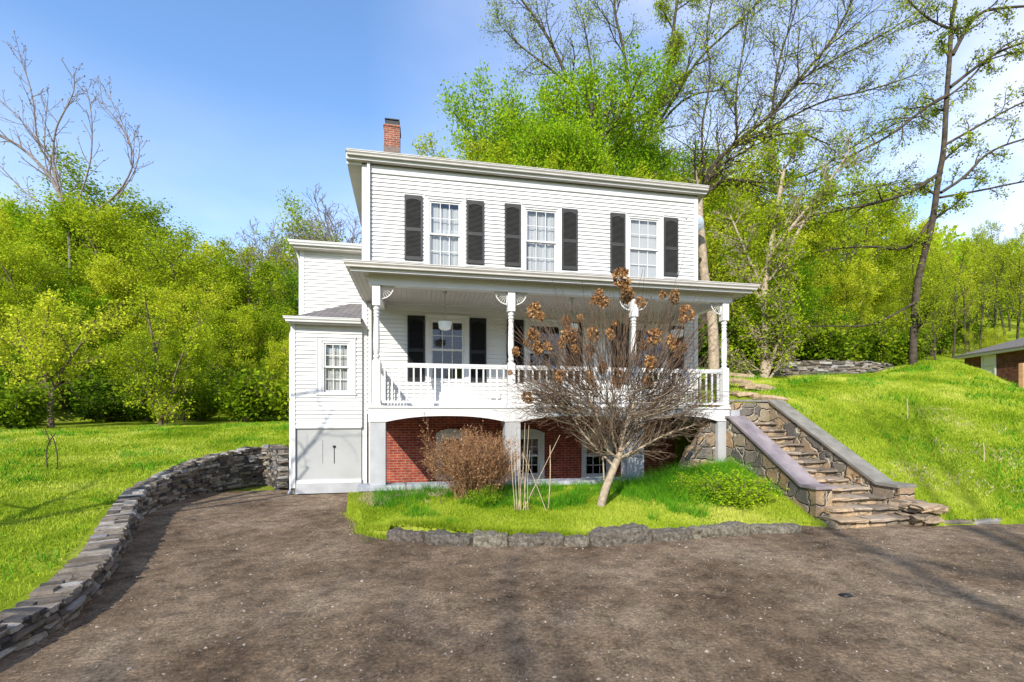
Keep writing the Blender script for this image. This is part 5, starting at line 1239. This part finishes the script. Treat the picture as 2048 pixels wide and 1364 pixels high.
# small trees on the left lawn edge
hero('multi_stem_tree', 'small many-stemmed tree standing alone at the back of the left lawn', 21.5, [
    ([(325, 848), (322, 800), (318, 730), (300, 650), (290, 600)], .10, .03, 0, 10, 3),
    ([(318, 848), (312, 790), (306, 720), (330, 640)], .06, .02, 0, 9, 2.6), ([(330, 848), (340, 780), (365, 700), (400, 640)], .06, .02, 0, 9, 2.6),
    ([(320, 848), (290, 770), (250, 720)], .05, .02, 0, 8, 2.2)], base(n=[8, 6, 5], rmin=.006), 'leaf_y', 7, .10, .12, 'bark', 206)
hero('leaning_tree', 'low yellow-leaved tree with spreading trunk at the left edge of the lawn', 19.5, [
    ([(108, 842), (100, 800), (98, 770), (60, 710), (30, 650)], .10, .03, 0, 9, 3), ([(100, 790), (120, 740), (160, 690), (190, 640)], .08, .03, 0, 9, 3), ([(98, 780), (80, 700), (100, 620)], .06, .02, 0, 9, 2.6)], base(n=[8, 6, 5], rmin=.006), 'leaf_y', 7, .10, .13, 'bark', 207)
# bare budding tree rising out of the thicket at upper left
Pb = base(seg=[6, 5, 4, 3], n=[9, 4, 3], st=[.3, .2, .2], lr=[.30, .4, .4], ang=[38, 36, 36], wig=[.04, .07, .1, .12], trop=[.02, .12, .08, .04], rmin=.016, leaflv=2)
e, t = hero('bare_budding_tree', 'leafless budding tree with pale limbs reaching above the thicket at far left', 36, [
    ([(140, 840), (138, 700), (142, 560), (138, 470), (130, 420)], .13, .085, 0, 0, 2),
    ([(138, 470), (118, 375), (70, 315), (30, 285), (-20, 262)], 0.154, 0.077, 1, 10, 7.3),
    ([(118, 378), (95, 320), (72, 290), (70, 215), (58, 165), (44, 125), (38, 102)], 0.077, 0.019, 1, 14, 5.4),
    ([(130, 420), (110, 330), (60, 260), (30, 225), (-5, 195)], 0.067, 0.023, 1, 11, 5.4),
    ([(132, 430), (105, 330), (112, 260), (130, 215), (150, 180), (148, 150)], 0.086, 0.019, 1, 14, 5.4),
    ([(140, 440), (180, 340), (185, 270), (180, 215), (173, 178)], 0.067, 0.019, 1, 12, 4.9),
    ([(142, 450), (230, 400), (268, 330), (258, 280), (235, 240), (200, 205), (185, 188)], 0.077, 0.019, 1, 14, 4.9),
    ([(262, 330), (262, 290), (245, 245), (222, 200), (206, 170)], 0.048, 0.016, 1, 11, 3.9),
    ([(135, 420), (90, 340), (88, 270), (95, 200)], 0.058, 0.019, 1, 11, 4.9),
    ([(235, 398), (275, 340), (280, 290), (272, 262)], 0.042, 0.016, 1, 10, 3.9),
    ([(140, 430), (60, 400), (0, 330), (-30, 300)], 0.058, 0.019, 1, 11, 4.3)], Pb, None, 0, 0, 0, 'bare', 208)
bud = [p[-1] for p, r_, lv in t.br if lv >= 1]+[p[i] for p, r_, lv in t.br if lv in (1, 2) for i in range(2, len(p)-1, 2)]
bud = np.array(bud); leafquads('buds', np.repeat(bud, 2, 0)+t.r.normal(0, .02, (len(bud)*2, 3)), .09, M['bare'], e, t.r)
# dark scrub under the thicket
def shrub(name, seed, label, cat, group, R, H, nleaf, ls_, mat, nst=26, twig='bark', leaf_name='foliage'):
    e = empty(name); tag(e, label, cat, group); t = Tree(seed)
    P = base(seg=[5, 4], n=[5], st=[.3], ang=[38], lr=[.45], rr=[.6], wig=[.1, .15], trop=[.03, .03], tap=[.4, .4], rmin=.003, leaflv=0)
    for k in range(nst):
        a = t.r.uniform(0, 6.28); sp_ = abs(t.r.normal(0, .55)); t.grow((.1*cos(a), .1*sin(a), -.05), (sp_*cos(a)*R/H, sp_*sin(a)*R/H, 1), H*t.r.uniform(.45, 1.2), .018*H, 0, P)
    t.wood('stems', M[twig], e, (4, 3)); t.leaves(leaf_name, M[mat], e, nleaf, ls_, .09*H); return e
shp = shrub('scrub_bush', 301, 'dark green bush in the scrub at the foot of the left thicket', 'bush', 'dark bushes along the foot of the left thicket', 1.6, 2.0, 22, .13, 'leaf_d', 34)
first = True
def put(proto, x, y, s, rz=0, label=None, group=None, sx=1, firstuse=[]):
    o = proto if proto.name not in firstuse else copy_tree(proto)
    firstuse.append(proto.name); o.location = (x, y, gz(x, y)); o.scale = (s*sx, s*sx, s); o.rotation_euler = (0, 0, rz)
    if label: o['label'] = label
    if group: o['group'] = group
    return o
for d, stp in ((24.3, 95), (28.5, 60)):
    px = -60
    while px < 640:
        x, y, _ = atd(px, 835, d+rr_.uniform(-.8, .8)); put(shp, x, y, rr_.uniform(.9, 1.5), rr_.uniform(0, 6), sx=1.2); px += stp*rr_.uniform(.8, 1.2)
for px, d in ((-40, 19), (10, 20.5), (55, 21.5), (-20, 22), (30, 17.5)):
    x, y, _ = atd(px, 835, d); put(shp, x, y, rr_.uniform(.8, 1.2), rr_.uniform(0, 6), 'dark green bush at the far left end of the lawn', 'bushes at the far left end of the lawn', 1.1)
for px, d in ((1420, 22), (1470, 23), (1560, 26), (1620, 27), (1690, 27), (1750, 28), (1800, 27), (1600, 33), (1690, 34), (1780, 34), (1500, 28), (1870, 33), (1920, 36), (1660, 24), (1730, 24.5)):
    x, y, _ = atd(px, 835, d); put(shp, x, y, rr_.uniform(.9, 1.4), rr_.uniform(0, 6), 'bush in the undergrowth behind the ruined wall on the right', 'undergrowth bushes on the right', 1.1)
# far woods closing the horizon
r = np.random.RandomState(401); n = 220000
a = r.uniform(radians(-72), radians(88), n); dd = r.uniform(60, 105, n); x = dd*np.sin(a); y = dd*np.cos(a); h = r.beta(2, 1.6, n)*(7+2.5*np.sin(a*23)+1.8*np.sin(a*57+dd))
z = ground_z(x, y)+h-1
o = leafquads('distant_wood', np.stack([x, y, z], 1), .45, M['leaf_g'], None, r); tag(o, 'distant wooded hillside closing the view', None, kind='stuff')

# ---------------------------------------------------------------- hydrangea tree in the garden
hx_, hy_ = atd(1208, 980, 9.15)[:2]; hz = gz(hx_, hy_)
hyd = empty('hydrangea_tree', (hx_, hy_, hz)); tag(hyd, 'leafless hydrangea tree with brown dried flower heads before the porch', 'tree')
def hp_(px, py, dd=0): p = atd(px, py, 9.15+dd); return (p[0]-hx_, p[1]-hy_, p[2]-hz)
t = Tree(501)
Pt = base(seg=[6, 6, 6, 5, 4], n=[6, 9, 6, 4], st=[.45, .15, .15, .2], lr=[.7, .62, .5, .5], ang=[32, 38, 34, 30], wig=[.08, .10, .10, .10, .10], trop=[.04, .05, .05, .03, .02], tap=[.55, .35, .35, .5, .6], rr=[.6, .5, .6, .7], rmin=.003, leaflv=9)
t.guide([hp_(1201, 1015), hp_(1208, 985), hp_(1218, 955), hp_(1232, 925), hp_(1240, 905)], .085, .062, 0, Pt, 1, 0)
limbs = [([(1236, 915), (1215, 905), (1205, 870), (1195, 830), (1175, 790)], -.2, .034), ([(1240, 905), (1245, 870), (1262, 830), (1270, 780)], .1, .040), ([(1240, 908), (1270, 870), (1300, 830), (1330, 780)], .3, .034),
         ([(1225, 930), (1165, 870), (1150, 840), (1120, 800)], -.1, .026), ([(1242, 915), (1290, 895), (1330, 870), (1390, 850)], -.2, .028), ([(1235, 910), (1222, 860), (1230, 800)], -.4, .028), ([(1240, 905), (1255, 860), (1220, 810), (1190, 780)], .5, .028),
         ([(1235, 922), (1265, 912), (1290, 880), (1340, 850), (1400, 800)], .5, .022), ([(1208, 960), (1206, 905), (1190, 860), (1150, 830), (1090, 815)], .0, .016)]
for pl, dd, r0 in limbs:
    t.guide([hp_(q[0], q[1], dd*i/(len(pl)-1)*1.6) for i, q in enumerate(pl)], r0, r0*.5, 1, Pt, 1.05, 26)
# outer skirt of long twigs reaching sideways
for k in range(90):
    sg = 1 if k % 2 else -1; c = hp_(1225+sg*t.r.uniform(20, 90), t.r.uniform(790, 850), t.r.uniform(-.6, .6)); a_ = t.r.uniform(-.5, .5)
    t.grow(c, (sg*cos(a_), sin(a_)*.8, t.r.uniform(-.05, .55)), t.r.uniform(.8, 1.45), .009, 2, Pt)
# upright shoots
for k in range(330):
    u = t.r.uniform(-1, 1); c = hp_(1232+u*120, t.r.uniform(720, 790), t.r.uniform(-.7, .7))
    t.grow(c, (u*.9+t.r.normal(0, .22), t.r.normal(0, .25), 1), t.r.uniform(.8, 1.75), .0065, 3, base(seg=[6]*4, wig=[.05]*4, trop=[.01]*4, tap=[.5]*4, rmin=.0035, n=[0]*3, leaflv=9))
t.wood('trunk', M['bark_pale'], hyd, (12, 7, 4, 3), lvs=(0, 1)); t.wood('lower_twigs', M['twig_grey'], hyd, (9, 6, 4, 3), lvs=(2,)); t.wood('upper_twigs', M['twig'], hyd, (9, 6, 3, 3, 3), lvs=(3, 4))
heads = [(1243, 556, 21), (1252, 585, 15), (1197, 590, 15), (1190, 600, 12), (1207, 603, 14), (1256, 592, 15), (1281, 605, 15), (1349, 593, 17), (1325, 590, 10), (1375, 625, 18), (1366, 637, 14), (1067, 620, 20), (1080, 632, 13), (1066, 670, 17), (1076, 695, 15), (1054, 686, 9), (1031, 703, 11), (1095, 692, 11),
         (1133, 645, 15), (1160, 636, 10), (1138, 672, 22), (1126, 685, 14), (1186, 668, 20), (1180, 700, 14), (1220, 668, 14), (1228, 648, 9), (1300, 725, 17), (1360, 700, 17), (1205, 735, 15), (1235, 755, 20), (1120, 752, 17), (1180, 755, 13), (1342, 683, 14), (1310, 672, 20), (1297, 765, 14), (1150, 700, 12), (1290, 690, 12), (1020, 745, 7)]
rf = np.random.RandomState(55)
protof = []
for k in range(3):
    n = 210; v = rf.normal(0, 1, (n, 3)); v /= np.linalg.norm(v, axis=1)[:, None]; v *= (rf.uniform(.45, 1, n)**.6)[:, None]; v[:, 2] *= 1.15
    protof.append(leafquads('flower_head', v, .42, M['flower'], hyd, rf, 0))
for i, (px, py, s) in enumerate(heads):
    dd = rf.uniform(-.7, .6); p = hp_(px, py, dd); o = protof[i % 3] if i < 3 else protof[i % 3].copy()
    if i >= 3: C.objects.link(o); o.parent = hyd
    k = s*(9.15+dd)/F*.74; o.location = p; o.scale = (k*rf.uniform(.8, 1.1), k*rf.uniform(.8, 1.1), k*rf.uniform(.95, 1.35)); o.rotation_euler = tuple(rf.uniform(-.7, .7, 2))+(rf.uniform(0, 6),)
    q = np.array(p); root_ = np.array(hp_(1232+(px-1232)*.35, 780, dd*.4)); mid = (q+root_)/2+np.array([(px-1232)/F*1.0, 0, -.05])
    t2 = smooth_path([root_, mid, q], 2); t.br = t.br if False else t.br; t.br.append((t2, np.linspace(.007, .004, len(t2)), 7))
t.wood('flower_stems', M['twig'], hyd, (5,)*8, lvs=(7,))
# fallen flower head caught on the rail side
p = hp_(1055, 795, -.3); o = protof[0].copy(); C.objects.link(o); o.parent = hyd; o.location = p; o.scale = (.10, .10, .12); o['label'] = 'dark drooping flower head hanging low on the left'

# ---------------------------------------------------------------- dry bush and stalks in the garden
bx_, by_, bz_ = atd(945, 985, 9.3); db = empty('dry_bush', (bx_, by_, gz(bx_, by_))); tag(db, 'rounded rust-brown dry bush in front of the porch piers', 'bush')
t = Tree(601); P = base(seg=[5, 4, 3], n=[7, 5], st=[.3, .3], ang=[26, 30], lr=[.5, .5], rr=[.6, .6], wig=[.07, .12, .15], trop=[.03, .04, .02], tap=[.5, .5, .6], rmin=.0022, leaflv=1)
for k in range(190):
    a = t.r.uniform(0, 6.28); s_ = abs(t.r.normal(0, .5)); t.grow((.15*cos(a)+t.r.normal(0, .12), .12*sin(a), -.05), (s_*cos(a)+.03, s_*sin(a)*.8, .95), t.r.uniform(.75, 1.22), .006, 0, P)
t.wood('stems', M['rust'], db, (3, 3, 3)); t.leaves('dry_leaves', M['rust'], db, 2.5, .026, .02)
gsh = shrub('green_bush', 302, 'fresh green bush beside the lower staircase wall', 'bush', None, .85, .55, 20, .034, 'leaf_g', 75)
x, y, _ = atd(1462, 985, 9.6); gsh.location = (x, y, gz(x, y)-.02); gsh.scale = (1.5, 1.1, .95)
g2 = copy_tree(gsh); x, y, _ = atd(1380, 985, 9.9); g2.location = (x, y, gz(x, y)-.05); g2.scale = (.9, .8, .85); g2.rotation_euler = (0, 0, 2); g2['label'] = 'smaller green bush left of the larger one, by the curb end'
g3 = copy_tree(gsh); x, y, _ = atd(972, 1000, 9.0); g3.location = (x, y, gz(x, y)-.05); g3.scale = (.7, .6, .62); g3.rotation_euler = (0, 0, 4); g3['label'] = 'low green bush at the foot of the rust-brown dry bush'
def stalks(label, base_px, tops, d, seed, mat='straw', rad=.007, twigs=0):
    x, y, _ = atd(*base_px, d); zb = gz(x, y); e = empty('dry_stalk', (x, y, zb)); tag(e, label, 'dry stalks'); t = Tree(seed)
    for (bx, by, tx, ty) in tops:
        b = np.array(atd(bx, by, d)); tt = np.array(atd(tx, ty, d+t.r.uniform(-.2, .2))); b[2] = min(b[2], zb+.02); m = (b+tt)/2+t.r.normal(0, .02, 3)
        P_ = smooth_path([b-np.array([x, y, zb]), m-np.array([x, y, zb]), tt-np.array([x, y, zb])], 2); t.br.append((P_, np.linspace(rad, rad*.5, len(P_)), 0))
        if twigs: t.spawn(P_, np.linspace(rad, rad*.5, len(P_)), .9, 0, base(seg=[5, 4, 3], n=[twigs, 3], st=[.35, .2], ang=[35, 40], lr=[.3, .5], rr=[.6, .7], trop=[0, .1, .05], rmin=.002, leaflv=1))
    t.wood('stems', M[mat], e, (6, 4, 3)); return e, t
stalks('bundle of tall straw-coloured stalks between dry bush and hydrangea', (1045, 1012), [(1030, 1012, 1022, 830), (1036, 1012, 1050, 846), (1042, 1010, 1040, 880), (1047, 1014, 1058, 850), (1052, 1012, 1045, 905), (1056, 1010, 1060, 900), (1040, 1012, 1030, 780), (1034, 1008, 1028, 900), (1092, 998, 1045, 905), (1046, 1012, 1120, 870)], 8.7, 701)
stalks('single pale cane standing upright left of the hydrangea trunk', (1097, 1000), [(1097, 1000, 1100, 890)], 8.9, 702, rad=.012)
e, t = stalks('thin branching dry stalk at the left end of the garden', (882, 1018), [(884, 1018, 852, 835), (884, 1018, 875, 880), (812, 1020, 812, 930)], 8.9, 703, 'twig', .006, 7)
t.leaves('dry_leaves', M['rust'], e, 3, .022, .01)
# sapling hoops and sticks in the left lawn
x, y, z = atd(103, 952, 11.5); e = empty('bent_sapling', (x, y, gz(x, y))); tag(e, 'thin dark bent sapling making a narrow hoop in the left lawn', 'sapling'); t = Tree(711)
for pl in ([(95, 936), (92, 905), (98, 882), (110, 868)], [(113, 948), (116, 915), (110, 885), (102, 868)], [(100, 890), (96, 870), (90, 858)]):
    P_ = [np.array(atd(a, b, 11.5))-np.array([x, y, gz(x, y)]) for a, b in pl]; P_[0][2] = min(P_[0][2], -.02) if pl[0][1] > 900 else P_[0][2]; t.br.append((smooth_path(P_, 2), np.full(len(smooth_path(P_, 2)), .013), 0))
t.wood('stems', M['bark_dark'], e, (5,)); t.tips = [(p, 0) for p, _, _ in t.br]; t.leaves('leaves', M['leaf_g'], e, 14, .05, .03)
for px, py, d_, h, lb in ((1815, 925, 12.2, .55, 'thin grassy stake on the slope, left of two'), (1968, 975, 10.6, .42, 'thin grassy stake low on the slope, right of two')):
    x, y, z = atd(px, py, d_); m = MB(); m.tube([(0, 0, -.05), (.01, 0, h/2), (0, .01, h)], .009, 5); o = m.build('plant_stake', M['straw']); o.location = (x, y, gz(x, y)); tag(o, lb, 'stake')
# tree standing left of the camera, outside the picture: throws the branch shadows on the wing
P = base(seg=[8, 6, 5, 4], n=[11, 5, 3], st=[.3, .25, .2], lr=[.55, .5, .5], ang=[55, 45, 40], rmin=.006)
e = empty('bare_tree', (-8.6, 5.2, -.1)); tag(e, 'bare tree beyond the left edge of the picture, shading the wing', 'tree'); t = Tree(801)
t.grow((0, 0, -.3), (.12, .05, 1), 7.5, .16, 0, P); t.wood('trunk', M['bark'], e)
e = empty('bare_tree', (-6.5, -17, -.5)); tag(e, 'bare tree behind the camera whose shadow falls on the driveway', 'tree'); t = Tree(803)
t.grow((0, 0, -.3), (.02, .05, 1), 19, .32, 0, P); t.wood('trunk', M['bark'], e)
